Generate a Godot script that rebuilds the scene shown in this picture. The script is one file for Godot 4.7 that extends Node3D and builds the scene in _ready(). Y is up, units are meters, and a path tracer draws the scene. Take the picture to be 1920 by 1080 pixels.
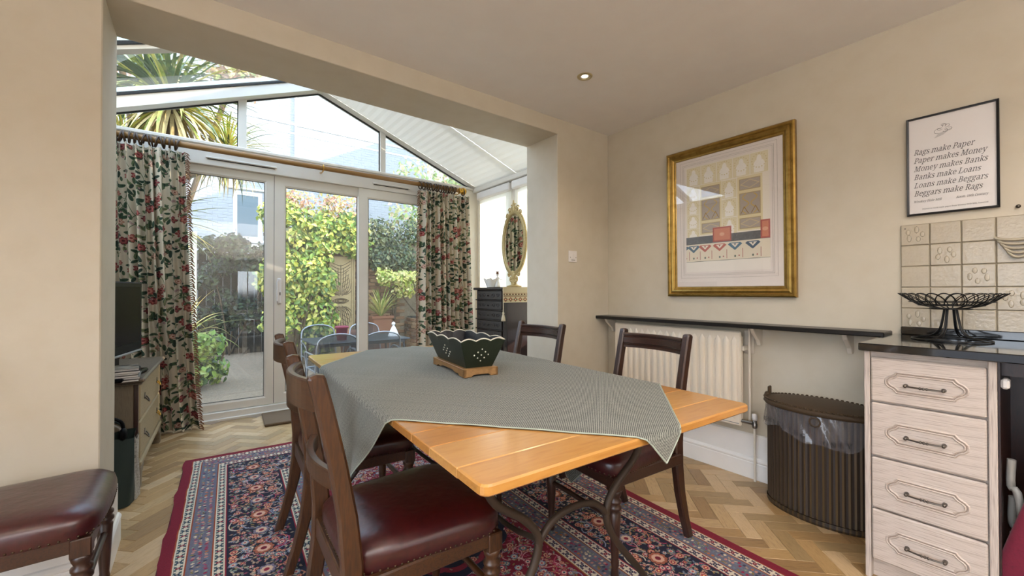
extends Node3D
# Dining room opening into a conservatory, garden beyond. Units metres; the camera stands at x 0, z 0.

const EYE := Vector3(0, 1.13, 0)
const CEIL := 2.409      # ceiling height
const XR := 2.695        # face of the right wall
const ZB := -2.239       # room face of the wall with the opening
const ZC := -2.60        # conservatory face of that wall
const ZD := -4.46        # plane of the sliding doors
const GROUND := -0.3     # patio level

var rng := RandomNumberGenerator.new()
var m := {}              # materials by name

class Mb:
	var st := SurfaceTool.new()
	var xf := Transform3D()
	var col := Color.WHITE
	func _init(t := Transform3D()) -> void:
		st.begin(Mesh.PRIMITIVE_TRIANGLES)
		xf = t
		st.set_smooth_group(-1)
	func sg(g: int) -> Mb:
		st.set_smooth_group(g)
		return self
	func v(p: Vector3, uv := Vector2.ZERO) -> void:
		st.set_color(col)
		st.set_uv(uv)
		st.add_vertex(xf * p)
	func tri(a: Vector3, b: Vector3, c: Vector3, ua := Vector2.ZERO, ub := Vector2.ZERO, uc := Vector2.ZERO) -> void:
		v(a, ua); v(c, uc); v(b, ub)
	func quad(a: Vector3, b: Vector3, c: Vector3, d: Vector3, u := Rect2(0, 0, 1, 1)) -> void:
		var p := u.position
		var e := u.end
		tri(a, b, c, p, Vector2(e.x, p.y), e)
		tri(a, c, d, p, e, Vector2(p.x, e.y))
	func fq(a: Vector3, b: Vector3, c: Vector3, d: Vector3, out: Vector3) -> void:
		if (b - a).cross(c - a).dot(out) < 0.0:
			quad(a, d, c, b)
		else:
			quad(a, b, c, d)
	func ft(a: Vector3, b: Vector3, c: Vector3, out: Vector3) -> void:
		if (b - a).cross(c - a).dot(out) < 0.0:
			tri(a, c, b)
		else:
			tri(a, b, c)
	# a box by its centre and size, its edges cut off by ch
	func box(c: Vector3, s: Vector3, ch := 0.0) -> Mb:
		var h := s / 2.0
		ch = minf(ch, minf(h.x, minf(h.y, h.z)) * 0.98)
		for i in 3:
			var j := (i + 1) % 3
			var k := (i + 2) % 3
			for sgn in [-1.0, 1.0]:
				var o := Vector3.ZERO
				o[i] = sgn
				var q: Array[Vector3] = []
				for t in [[-1, -1], [1, -1], [1, 1], [-1, 1]]:
					var p := Vector3.ZERO
					p[i] = sgn * h[i]
					p[j] = t[0] * (h[j] - ch)
					p[k] = t[1] * (h[k] - ch)
					q.append(c + p)
				fq(q[0], q[1], q[2], q[3], o)
		if ch > 0.0:
			for i in 3:
				var j := (i + 1) % 3
				var k := (i + 2) % 3
				for a in [-1.0, 1.0]:
					for b in [-1.0, 1.0]:
						var q: Array[Vector3] = []
						for t in [[0, -1], [0, 1], [1, 1], [1, -1]]:
							var p := Vector3.ZERO
							p[k] = t[1] * (h[k] - ch)
							p[i] = a * (h[i] - (ch if t[0] == 1 else 0.0))
							p[j] = b * (h[j] - (ch if t[0] == 0 else 0.0))
							q.append(c + p)
						var o := Vector3.ZERO
						o[i] = a
						o[j] = b
						fq(q[0], q[1], q[2], q[3], o)
			for a in [-1.0, 1.0]:
				for b in [-1.0, 1.0]:
					for d in [-1.0, 1.0]:
						var sn := Vector3(a, b, d)
						var e := sn * (h - Vector3.ONE * ch)
						ft(c + e + Vector3(a * ch, 0, 0), c + e + Vector3(0, b * ch, 0), c + e + Vector3(0, 0, d * ch), sn)
		return self
	# a box from corner to corner
	func bx(a: Vector3, b: Vector3, ch := 0.0) -> Mb:
		return box((a + b) / 2.0, (b - a).abs(), ch)
	static func inset(poly: PackedVector2Array, d: float) -> PackedVector2Array:
		var r := PackedVector2Array()
		var n := poly.size()
		for i in n:
			var a := (poly[i] - poly[(i + n - 1) % n]).normalized()
			var b := (poly[(i + 1) % n] - poly[i]).normalized()
			var na := Vector2(-a.y, a.x)
			var nb := Vector2(-b.y, b.x)
			var mm := (na + nb).normalized()
			r.append(poly[i] + mm * d / maxf(0.35, mm.dot(na)))
		return r
	# a polygon in x and y drawn out from z0 to z1, its rims cut off by ch
	func prism(poly: PackedVector2Array, z0: float, z1: float, ch := 0.0, smooth := false) -> Mb:
		if Geometry2D.is_polygon_clockwise(poly):
			poly = poly.duplicate()
			poly.reverse()
		var inn := inset(poly, ch) if ch > 0.0 else poly
		var ids := Geometry2D.triangulate_polygon(inn)
		var n := poly.size()
		st.set_smooth_group(-1)
		for k in range(0, ids.size(), 3):
			var a := inn[ids[k]]
			var b := inn[ids[k + 1]]
			var c := inn[ids[k + 2]]
			ft(Vector3(a.x, a.y, z1), Vector3(b.x, b.y, z1), Vector3(c.x, c.y, z1), Vector3(0, 0, 1))
			ft(Vector3(a.x, a.y, z0), Vector3(b.x, b.y, z0), Vector3(c.x, c.y, z0), Vector3(0, 0, -1))
		for i in n:
			var j := (i + 1) % n
			var a := poly[i]
			var b := poly[j]
			if smooth:
				st.set_smooth_group(1)
			quad(Vector3(a.x, a.y, z0 + ch), Vector3(b.x, b.y, z0 + ch), Vector3(b.x, b.y, z1 - ch), Vector3(a.x, a.y, z1 - ch))
			st.set_smooth_group(-1)
			if ch > 0.0:
				var e := inn[i]
				var f := inn[j]
				quad(Vector3(a.x, a.y, z1 - ch), Vector3(b.x, b.y, z1 - ch), Vector3(f.x, f.y, z1), Vector3(e.x, e.y, z1))
				quad(Vector3(e.x, e.y, z0), Vector3(f.x, f.y, z0), Vector3(b.x, b.y, z0 + ch), Vector3(a.x, a.y, z0 + ch))
		return self
	# a sheet of nu by nv cells; seen from the side where u runs right and v runs up
	func surf(nu: int, nv: int, fn: Callable, uvs := Vector2.ONE, group := 2) -> Mb:
		st.set_smooth_group(group)
		var rows := []
		for j in nv + 1:
			var row := PackedVector3Array()
			for i in nu + 1:
				row.append(fn.call(float(i) / nu, float(j) / nv))
			rows.append(row)
		for j in nv:
			for i in nu:
				var u := Rect2(Vector2(float(i) / nu, float(j) / nv) * uvs, Vector2(1.0 / nu, 1.0 / nv) * uvs)
				quad(rows[j][i], rows[j][i + 1], rows[j + 1][i + 1], rows[j + 1][i], u)
		st.set_smooth_group(-1)
		return self
	# a profile of (radius, height) turned round the y axis, listed from the bottom up
	func lathe(prof: Array, seg := 20, sx := 1.0, sz := 1.0) -> Mb:
		st.set_smooth_group(3)
		for k in prof.size() - 1:
			var p: Vector2 = prof[k]
			var q: Vector2 = prof[k + 1]
			for i in seg:
				var a := TAU * i / seg
				var b := TAU * (i + 1) / seg
				var ca := Vector3(cos(a) * sx, 0, -sin(a) * sz)
				var cb := Vector3(cos(b) * sx, 0, -sin(b) * sz)
				var u := Rect2(float(i) / seg, float(k) / prof.size(), 1.0 / seg, 1.0 / prof.size())
				var y0 := Vector3(0, p.y, 0)
				var y1 := Vector3(0, q.y, 0)
				if p.x < 1e-5:
					tri(y0, cb * q.x + y1, ca * q.x + y1)
				elif q.x < 1e-5:
					tri(ca * p.x + y0, cb * p.x + y0, y1)
				else:
					quad(ca * p.x + y0, cb * p.x + y0, cb * q.x + y1, ca * q.x + y1, u)
		st.set_smooth_group(-1)
		return self
	# a round bar along points; r is a number or one per point
	func tube(pts: PackedVector3Array, r, seg := 8, closed := false) -> Mb:
		var n := pts.size()
		var rings := []
		var up := Vector3.UP
		for i in n:
			var d: Vector3
			if closed:
				d = (pts[(i + 1) % n] - pts[(i + n - 1) % n]).normalized()
			else:
				d = (pts[mini(i + 1, n - 1)] - pts[maxi(i - 1, 0)]).normalized()
			if i == 0:
				up = Vector3.UP if absf(d.y) < 0.9 else Vector3.RIGHT
			var side := d.cross(up).normalized()
			up = side.cross(d).normalized()
			var rad: float = r[i] if r is Array else r
			var ring := PackedVector3Array()
			for k in seg:
				var a := TAU * k / seg
				ring.append(pts[i] + (side * cos(a) + up * sin(a)) * rad)
			rings.append(ring)
		st.set_smooth_group(4)
		for i in (n if closed else n - 1):
			var j := (i + 1) % n
			for k in seg:
				var l := (k + 1) % seg
				quad(rings[i][k], rings[i][l], rings[j][l], rings[j][k])
		st.set_smooth_group(-1)
		if not closed:
			for k in range(1, seg - 1):
				tri(rings[0][0], rings[0][k + 1], rings[0][k])
				tri(rings[n - 1][0], rings[n - 1][k], rings[n - 1][k + 1])
		return self
	# a profile (x to the right of travel, y along up) drawn along points with mitred corners
	func sweep(pts: PackedVector3Array, prof: PackedVector2Array, up: Vector3, closed := false, smooth := false) -> Mb:
		if Geometry2D.is_polygon_clockwise(prof):
			prof = prof.duplicate()
			prof.reverse()
		var n := pts.size()
		var rings := []
		for i in n:
			var d0 := (pts[i] - pts[(i + n - 1) % n]).normalized()
			var d1 := (pts[(i + 1) % n] - pts[i]).normalized()
			if not closed and i == 0:
				d0 = d1
			if not closed and i == n - 1:
				d1 = d0
			var s0 := d0.cross(up).normalized()
			var s1 := d1.cross(up).normalized()
			var mm := (s0 + s1).normalized()
			mm /= maxf(0.3, mm.dot(s0))
			var ring := PackedVector3Array()
			for p in prof:
				ring.append(pts[i] + mm * p.x + up * p.y)
			rings.append(ring)
		var c := prof.size()
		if smooth:
			st.set_smooth_group(5)
		for i in (n if closed else n - 1):
			var j := (i + 1) % n
			for k in c:
				var l := (k + 1) % c
				quad(rings[i][k], rings[i][l], rings[j][l], rings[j][k])
		st.set_smooth_group(-1)
		if not closed:
			var ids := Geometry2D.triangulate_polygon(prof)
			for k in range(0, ids.size(), 3):
				var d := pts[0] - pts[1]
				ft(rings[0][ids[k]], rings[0][ids[k + 1]], rings[0][ids[k + 2]], d)
				d = pts[n - 1] - pts[n - 2]
				ft(rings[n - 1][ids[k]], rings[n - 1][ids[k + 1]], rings[n - 1][ids[k + 2]], d)
		return self
	func ball(c: Vector3, r: Vector3, seg := 12, rows := 8) -> Mb:
		surf(seg, rows, func(u: float, w: float) -> Vector3:
			var a := TAU * u
			var b := PI * (w - 0.5)
			return c + Vector3(cos(a) * cos(b) * r.x, sin(b) * r.y, -sin(a) * cos(b) * r.z))
		return self
	func done() -> ArrayMesh:
		st.generate_normals()
		return st.commit()

func obj(called: String, mesh, mat: Material, parent: Node3D = self, at := Vector3.ZERO, turn := Vector3.ZERO) -> MeshInstance3D:
	var o := MeshInstance3D.new()
	o.name = called
	o.mesh = mesh.done() if mesh is Mb else mesh
	if o.mesh.get_surface_count() and o.mesh.surface_get_material(0) == null and o.mesh is ArrayMesh:
		o.mesh.surface_set_material(0, mat)
	else:
		o.material_override = mat
	o.position = at
	o.rotation = turn
	parent.add_child(o, true)
	return o

func thing(called: String, label: String, category: String, at := Vector3.ZERO, turn := 0.0, group := "") -> Node3D:
	var o := Node3D.new()
	o.name = called
	add_child(o, true)
	o.position = at
	o.rotation.y = turn
	return tag(o, label, category, group)

func tag(o: Node3D, label: String, category: String, group := "") -> Node3D:
	o.set_meta("label", label)
	o.set_meta("category", category)
	if group:
		o.set_meta("group", group)
	return o

func struct(called: String, label: String, category: String, mesh = null, mat: Material = null) -> Node3D:
	var o: Node3D
	if mesh == null:
		o = Node3D.new()
		o.name = called
		add_child(o, true)
	else:
		o = obj(called, mesh, mat)
	o.set_meta("kind", "structure")
	return tag(o, label, category)

func dup(o: Node3D, at: Vector3, turn: float, label := "") -> Node3D:
	var c: Node3D = o.duplicate()
	c.name = String(o.name).rstrip("0123456789_")
	add_child(c, true)
	c.position = at
	c.rotation.y = turn
	if label:
		c.set_meta("label", label)
	return c

func P2(a: Array) -> PackedVector2Array:      # flat list of x, y
	var r := PackedVector2Array()
	for i in range(0, a.size(), 2):
		r.append(Vector2(a[i], a[i + 1]))
	return r

func P3(a: Array) -> PackedVector3Array:
	var r := PackedVector3Array()
	for i in range(0, a.size(), 3):
		r.append(Vector3(a[i], a[i + 1], a[i + 2]))
	return r

func smooth_path(pts: PackedVector3Array, n := 6, closed := false) -> PackedVector3Array:   # Catmull-Rom
	var r := PackedVector3Array()
	var c := pts.size()
	for i in (c if closed else c - 1):
		var p0 := pts[(i + c - 1) % c] if closed or i > 0 else pts[i]
		var p1 := pts[i]
		var p2 := pts[(i + 1) % c]
		var p3 := pts[(i + 2) % c] if closed or i + 2 < c else p2
		for k in n:
			r.append(p1.cubic_interpolate(p2, p0, p3, float(k) / n))
	if not closed:
		r.append(pts[c - 1])
	return r

func rect_loop(a: Vector3, b: Vector3, c: Vector3, d: Vector3) -> PackedVector3Array:
	return PackedVector3Array([a, b, c, d])

func _ready() -> void:
	rng.seed = 7
	var cam := Camera3D.new()
	cam.name = "camera"
	cam.position = EYE
	cam.rotation = Vector3(deg_to_rad(0.47), deg_to_rad(-37.23), deg_to_rad(-0.055))
	cam.fov = rad_to_deg(2.0 * atan(540.0 / 780.0))
	cam.near = 0.05
	cam.far = 200.0
	add_child(cam)
	cam.current = true
	var env := Environment.new()
	env.background_mode = Environment.BG_SKY
	var ps := ProceduralSkyMaterial.new()
	ps.sky_top_color = Color("b4cbe4")
	ps.sky_horizon_color = Color("e6edf3")
	ps.ground_bottom_color = Color("8f8a80")
	ps.ground_horizon_color = Color("c9cac8")
	ps.sky_energy_multiplier = 2.5
	ps.ground_energy_multiplier = 0.6
	ps.sun_angle_max = 1.0
	env.sky = Sky.new()
	env.sky.sky_material = ps
	env.tonemap_mode = Environment.TONE_MAPPER_LINEAR
	env.tonemap_exposure = 1.0
	env.sdfgi_enabled = true
	env.ssao_enabled = true
	env.ssil_enabled = true
	var we := WorldEnvironment.new()
	we.name = "environment"
	we.environment = env
	add_child(we)
	var sun := DirectionalLight3D.new()
	sun.name = "sun"
	sun.light_color = Color("fff1d8")
	sun.light_energy = 3.4
	sun.light_angular_distance = 0.6
	sun.shadow_enabled = true
	var to_sun := Vector3(0.8, 0.42, 0.36).normalized()
	sun.look_at_from_position(to_sun * 30.0, Vector3.ZERO, Vector3.UP)
	add_child(sun)
	# daylight from the opal rooflight over the kitchen behind the camera
	area_light("rooflight_light", Vector3(0.4, 2.86, 1.1), Vector3(-PI / 2, 0, 0), Vector2(2.2, 1.5), 2.5, "e6edff")
	area_light("side_window_light", Vector3(-1.86, 0.95, 0.2), Vector3(0, -PI / 2, 0), Vector2(2.0, 1.7), 1.35, "e6edff")
	make_materials()
	late_materials()
	room_shell()
	parquet()
	conservatory()
	sliding_doors()
	wall_tiles()
	lamps()
	furniture()
	kitchen_corner()
	conservatory_things()
	garden()

func area_light(called: String, at: Vector3, turn: Vector3, size: Vector2, energy: float, col: String) -> void:
	var l := AreaLight3D.new()
	l.name = called
	l.area_size = size
	l.light_energy = energy
	l.light_color = Color(col)
	l.position = at
	l.rotation = turn
	l.area_range = 12.0
	l.shadow_enabled = true
	add_child(l)

# ---------------------------------------------------------------- materials
func ntex(sd: int, freq: float, cols: Array, size := 256, oct := 4, cell := false) -> NoiseTexture2D:
	var f := FastNoiseLite.new()
	f.seed = sd
	f.frequency = freq
	f.fractal_octaves = oct
	if cell:
		f.noise_type = FastNoiseLite.TYPE_CELLULAR
	var t := NoiseTexture2D.new()
	t.width = size
	t.height = size
	t.seamless = true
	t.noise = f
	var g := Gradient.new()
	var offs := PackedFloat32Array()
	var cc := PackedColorArray()
	for i in cols.size():
		offs.append(float(i) / maxi(1, cols.size() - 1))
		cc.append(Color(cols[i]) if cols[i] is String else cols[i])
	g.offsets = offs
	g.colors = cc
	t.color_ramp = g
	return t

func mat(called: String, color, rough := 0.6, metal := 0.0) -> StandardMaterial3D:
	var s := StandardMaterial3D.new()
	s.resource_name = called
	s.albedo_color = Color(color) if color is String else color
	s.roughness = rough
	s.metallic = metal
	m[called] = s
	return s

# noise colouring laid on by the three planes; sc is repeats per metre along x, y, z
func nmat(called: String, cols: Array, sc: Vector3, rough := 0.6, freq := 0.03, bump := 0.0, world := false, size := 256, sd := 1, oct := 4) -> StandardMaterial3D:
	var s := mat(called, "ffffff", rough)
	s.albedo_texture = ntex(sd, freq, cols, size, oct)
	s.uv1_triplanar = true
	s.uv1_world_triplanar = world
	s.uv1_scale = sc
	if bump > 0.0:
		s.heightmap_enabled = true
		s.heightmap_scale = bump
		s.heightmap_texture = ntex(sd + 50, freq, ["000000", "ffffff"], size, oct)
	return s

func glass(called: String, alpha := 0.04, tint := "e8f0ee") -> StandardMaterial3D:
	var s := mat(called, Color(Color(tint), alpha), 0.0)
	s.transparency = BaseMaterial3D.TRANSPARENCY_ALPHA
	return s

func make_materials() -> void:
	# room shell
	nmat("wall_paint", ["c6bca8", "c9c0ad", "cbc2b0"], Vector3(1, 1, 1) * 1.2, 0.7, 0.02, 0.008, true)
	nmat("wall_paint_pale", ["e4dccb", "e9e2d3"], Vector3(1, 1, 1) * 1.2, 0.7, 0.02, 0.02, true)
	nmat("ceiling_paint", ["ebe6e1", "eeeae5"], Vector3(1, 1, 1), 0.8, 0.02, 0.0, true)
	nmat("white_gloss", ["e6e2dc", "ebe7e2"], Vector3(1, 1, 1), 0.35, 0.02, 0.0, true)
	nmat("pvc", ["d9d3c9", "dfdad1"], Vector3(1, 1, 1), 0.3, 0.01)
	mat("gasket", "1b1c1c", 0.7)
	mat("subfloor", "4a3420", 0.9)
	glass("pane")
	glass("picture_pane", 0.03, "ffffff")
	glass("roof_pane", 0.22, "dfe9ee")
	var rb := mat("roof_fabric", "efece4", 0.9)
	rb.backlight_enabled = true
	rb.backlight = Color(0.34, 0.34, 0.33)
	var bl := mat("blind_fabric", "f6f3ea", 0.9)
	bl.backlight_enabled = true
	bl.backlight = Color(0.9, 0.9, 0.86)
	# parquet: eight tones, grain along the block
	var tones := [["80623c", "a28256", "8f7046"], ["8f7350", "b6996e", "a3855c"], ["745838", "94764e", "826440"], ["a08660", "c2a680", "b1956c"], ["7c6442", "9c825a", "8a704c"], ["8c6c42", "ae8e60", "98774c"]]
	for i in tones.size():
		var w := nmat("oak_block_%d" % i, tones[i], Vector3(1.2, 9, 14), 0.42, 0.035, 0.0, false, 256, 20 + i)
		w.uv1_offset = Vector3(i * 0.37, i * 0.21, i * 0.53)
		w.clearcoat_enabled = true
		w.clearcoat = 0.25
		w.clearcoat_roughness = 0.35
	# woods of the furniture
	for k in [["oak_dark_y", Vector3(14, 1.5, 14)], ["oak_dark_z", Vector3(14, 14, 1.5)], ["oak_dark_x", Vector3(1.5, 14, 14)]]:
		var w := nmat(k[0], ["190b06", "2c1408", "3a1d0c", "230f07"], k[1], 0.42, 0.03, 0.02, false, 256, 40)
		w.clearcoat_enabled = true
		w.clearcoat = 0.4
		w.clearcoat_roughness = 0.3
	for k in [["oak_amber_y", Vector3(14, 1.5, 14)], ["oak_amber_z", Vector3(14, 14, 1.5)]]:
		var w := nmat(k[0], ["221004", "361c07", "46280b", "2c1605"], k[1], 0.42, 0.03, 0.02, false, 256, 41)
		w.clearcoat_enabled = true
		w.clearcoat = 0.4
		w.clearcoat_roughness = 0.3
	var pt := [["ac7230", "be8944", "b57e3a"], ["a2692a", "b47c3a", "ab7233"], ["b37d3a", "c39150", "bb8645"]]
	for i in 3:
		var w := nmat("pine_plank_%d" % i, pt[i], Vector3(0.9, 8, 7), 0.28, 0.02, 0.0, false, 256, 60 + i, 5)
		w.uv1_offset = Vector3(i * 0.3, 0, i * 0.4)
		w.clearcoat_enabled = true
		w.clearcoat = 0.6
		w.clearcoat_roughness = 0.16
	nmat("limed_oak", ["94867a", "beb1a6", "cabeb4", "b4a79b"], Vector3(9, 30, 1.4), 0.5, 0.022, 0.03, false, 256, 70, 5)
	nmat("limed_oak_upright", ["a0938a", "c0b4aa", "cabeb4"], Vector3(9, 1.4, 30), 0.5, 0.022, 0.02, false, 256, 71, 5)
	nmat("chest_paint", ["5e5444", "776a56", "6a5e4c"], Vector3(16, 1.5, 16), 0.6, 0.03, 0.0, false, 256, 72)
	nmat("chest_front", ["85765a", "9c8b6b", "918062"], Vector3(12, 12, 1.5), 0.55, 0.03, 0.0, false, 256, 73)
	nmat("chest_top", ["4d4338", "6b5f50", "5b5043"], Vector3(12, 12, 1.6), 0.45, 0.03, 0.0, false, 256, 74)
	nmat("ebony", ["120d0a", "231812", "1a120d"], Vector3(10, 10, 2), 0.4, 0.03, 0.02, false, 256, 75)
	nmat("mahogany_dark", ["180b08", "2c120c", "200d09"], Vector3(10, 2, 10), 0.35, 0.03, 0.0, false, 256, 76)
	var le := nmat("leather", ["260508", "33090c", "3d0d10", "2c070a"], Vector3(5, 5, 5), 0.34, 0.03, 0.0, false, 256, 80)
	le.heightmap_enabled = true
	le.heightmap_scale = 0.12
	le.heightmap_texture = ntex(81, 0.012, ["000000", "ffffff"], 256, 3)
	le.clearcoat_enabled = true
	le.clearcoat = 0.35
	le.clearcoat_roughness = 0.28
	mat("nail_brass", "4a3a28", 0.35, 0.8)
	mat("iron_brown", "33261a", 0.6, 0.1)
	var gr := nmat("granite", ["060606", "0b0b0b", "151413", "080808"], Vector3(1, 1, 1) * 6, 0.1, 0.12, 0.0, false, 256, 90)
	gr.clearcoat_enabled = true
	gr.clearcoat = 0.5
	gr.clearcoat_roughness = 0.05
	nmat("granite_satin", ["0d0d0d", "151414", "201e1d"], Vector3(1, 1, 1) * 6, 0.3, 0.12, 0.0, false, 256, 91)
	nmat("tile_glaze", ["afa48f", "b6ab97", "b2a792"], Vector3(1, 1, 1) * 7, 0.18, 0.03, 0.05, true, 256, 92)
	mat("grout", "988d79", 0.9)
	mat("radiator_white", "e3d8c6", 0.3)
	mat("pipe_white", "d8cfc0", 0.35)
	mat("chrome_worn", "8d8a86", 0.3, 0.9)
	mat("pewter", "625c56", 0.3, 0.9)
	mat("wire_black", "0e0f10", 0.4, 0.3)
	mat("plastic_white", "e3dfdc", 0.35)
	mat("plastic_grey", "8f8d88", 0.4)
	nmat("gold_leaf", ["7c6028", "94763a", "a08244", "866a30"], Vector3(1, 1, 1) * 3, 0.3, 0.02, 0.0, false, 256, 95).metallic = 0.85
	nmat("gilt_pale", ["7c6236", "b39a62", "ccb988", "927442"], Vector3(1, 1, 1) * 18, 0.42, 0.03, 0.05, false, 256, 96).metallic = 0.35
	mat("mount_board", "e6ddd6", 0.85)
	mat("paper_white", "ece8e6", 0.7)
	mat("frame_black", "0b0a0c", 0.35)
	mat("ink", "2b2a2c", 0.8)
	mat("pole_wood", "8c6636", 0.45)
	mat("ring_wood", "3d2814", 0.45)
	mat("brass", "c79a3e", 0.28, 0.85)
	mat("mirror_silver", "f2f4f4", 0.02, 1.0)
	mat("porcelain", "e8e6e2", 0.2)
	nmat("rug_edge", ["4e0a1c", "5e0f24"], Vector3(1, 1, 1) * 20, 0.95, 0.05, 0.0, false, 128, 97)
	mat("planter_green", "1e2518", 0.4)
	mat("planter_inside", "14151a", 0.5)
	mat("planter_rim", "ded8c6", 0.5)
	nmat("planter_base", ["7a5a32", "957044", "86643a"], Vector3(6, 6, 20), 0.5, 0.03, 0.0, false, 128, 98)
	mat("tv_black", "08080a", 0.35).metallic_specular = 0.2
	mat("tv_screen", "040405", 0.2).metallic_specular = 0.15
	mat("tv_silver", "9a9da0", 0.3, 0.6)
	mat("magazine_paper", "d9d6d2", 0.6)
	mat("bag_green", "1c2b27", 0.7)
	nmat("bag_print", ["3a3a38", "8f8c84", "b5b1a8", "5a5854"], Vector3(1, 1, 1) * 12, 0.5, 0.03, 0.0, false, 128, 140)
	mat("bag_grey", "8a8780", 0.5)
	nmat("door_mat", ["4a3a28", "6a5640", "584632"], Vector3(1, 1, 1) * 14, 1.0, 0.1, 0.1, false, 128, 99)
	var cr := nmat("crimson_velvet", ["5a0522", "700a2c", "640728"], Vector3(1, 1, 1) * 12, 0.9, 0.05, 0.05, false, 128, 100)
	cr.rim_enabled = true
	cr.rim = 0.4
	nmat("wicker", ["2a1d0f", "3f2d18", "4a3820", "33240f"], Vector3(1, 1, 1) * 25, 0.5, 0.06, 0.15, false, 256, 101)
	var wr := mat("wicker_ribs", "ffffff", 0.45)
	wr.vertex_color_use_as_albedo = true
	var li := mat("bin_liner", Color(0.6, 0.6, 0.63, 0.22), 0.15)
	li.transparency = BaseMaterial3D.TRANSPARENCY_ALPHA
	# garden
	nmat("patio_stone", ["5f5244", "776856", "85745f", "50443a"], Vector3(1, 1, 1) * 1.5, 0.9, 0.04, 0.3, true, 256, 110, 5)
	var wb := nmat("white_brick", ["9a9c9e", "a4a6a7", "9fa1a3"], Vector3(1, 1, 1) * 0.7, 0.85, 0.02, 0.0, true, 256, 111)
	wb.heightmap_enabled = true
	wb.heightmap_scale = 1.2
	wb.heightmap_texture = brick_height()
	nmat("render_grey", ["9aa096", "b4b9ae", "8a9086"], Vector3(1, 1, 1) * 1.5, 0.9, 0.03, 0.1, true, 256, 112)
	for i in 4:
		nmat("brick_%d" % i, [["6b4a32", "8a6446"], ["7d5a3c", "9a7350"], ["5c4330", "765840"], ["8c6b4a", "a98660"]][i], Vector3(1, 1, 1) * 6, 0.95, 0.05, 0.15, true, 128, 113 + i)
	mat("mortar", "8b7a62", 0.95)
	nmat("white_wall", ["e0dccf", "efece2"], Vector3(1, 1, 1) * 2, 0.9, 0.03, 0.3, true, 256, 118)
	nmat("timber_post", ["4a4034", "6b5f50"], Vector3(12, 1.5, 12), 0.9, 0.03, 0.0, false, 128, 119)
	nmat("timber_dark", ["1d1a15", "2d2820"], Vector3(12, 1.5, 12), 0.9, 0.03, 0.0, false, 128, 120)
	nmat("carved_panel", ["8d7650", "ab9468", "9a835a"], Vector3(1, 1, 1) * 5, 0.8, 0.04, 0.1, false, 128, 121)
	mat("carved_groove", "55432a", 0.9)
	mat("patio_metal", "3a3d42", 0.45, 0.4)
	mat("patio_tube", "8d9094", 0.35, 0.7)
	var me := mat("patio_mesh", "2f3236", 0.8)
	me.transparency = BaseMaterial3D.TRANSPARENCY_ALPHA
	me.albedo_color.a = 0.55
	me.roughness = 0.9
	mat("pot_red", "7a1530", 0.5)
	mat("terracotta", "7a4c30", 0.8)
	mat("house_pane", "4a5a60", 0.08, 0.3)
	mat("house_frame", "f2f4f5", 0.4)
	var lf := mat("leaf", "ffffff", 0.45)
	lf.vertex_color_use_as_albedo = true
	lf.backlight_enabled = true
	lf.backlight = Color(0.5, 0.55, 0.3)
	nmat("palm_blade", ["4a5a24", "7c8a3c", "a3a858", "5f7030"], Vector3(3, 3, 3), 0.45, 0.04, 0.0, false, 128, 122)
	nmat("palm_blade_yellow", ["a89a4a", "d0c27a", "b8aa5a"], Vector3(3, 3, 3), 0.5, 0.04, 0.0, false, 128, 123)
	nmat("palm_dead", ["8a7448", "b09a68", "a08858"], Vector3(3, 3, 3), 0.8, 0.04, 0.0, false, 128, 124)
	nmat("palm_dark", ["2c3c2a", "44563a", "384a32"], Vector3(3, 3, 3), 0.5, 0.04, 0.0, false, 128, 125)
	nmat("bark", ["4b3c2c", "6d5a44"], Vector3(6, 2, 6), 0.95, 0.05, 0.3, false, 128, 126)
	for k in ["palm_blade", "palm_blade_yellow", "palm_dark"]:
		m[k].backlight_enabled = true
		m[k].backlight = Color(0.4, 0.42, 0.2)

func brick_height() -> ImageTexture:      # painted brickwork, four courses of two bricks over 0.45 x 0.3 m, laid at 0.7 repeats: large, soft
	var im := Image.create(256, 256, false, Image.FORMAT_RGB8)
	im.fill(Color(0.35, 0.35, 0.35))
	for r in 18:
		for c in 7:
			var x := int(c * 40.2 + (20 if r % 2 else 0)) % 256
			var y := int(r * 14.2)
			var g := 0.75 + 0.2 * sin(r * 7.3 + c * 3.1)
			im.fill_rect(Rect2i(x + 1, y + 1, 37, 12), Color(g, g, g))
	return ImageTexture.create_from_image(im)

func disc(im: Image, c: Vector2, r: Vector2, col: Color, turn := 0.0) -> void:
	var R := maxf(r.x, r.y)
	var w := im.get_width()
	var h := im.get_height()
	var cs := cos(turn)
	var sn := sin(turn)
	for y in range(maxi(0, int(c.y - R)), mini(h, int(c.y + R) + 2)):
		for x in range(maxi(0, int(c.x - R)), mini(w, int(c.x + R) + 2)):
			var d := Vector2(x + 0.5, y + 0.5) - c
			var e := Vector2((d.x * cs + d.y * sn) / r.x, (-d.x * sn + d.y * cs) / r.y)
			if e.length_squared() <= 1.0:
				im.set_pixel(x, y, col)

func stroke(im: Image, pts: Array, r: float, col: Color) -> void:
	for i in pts.size() - 1:
		var a: Vector2 = pts[i]
		var b: Vector2 = pts[i + 1]
		var n := maxi(1, int(a.distance_to(b) / maxf(0.7, r)))
		for k in n + 1:
			disc(im, a.lerp(b, float(k) / n), Vector2(r, r), col)

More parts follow.
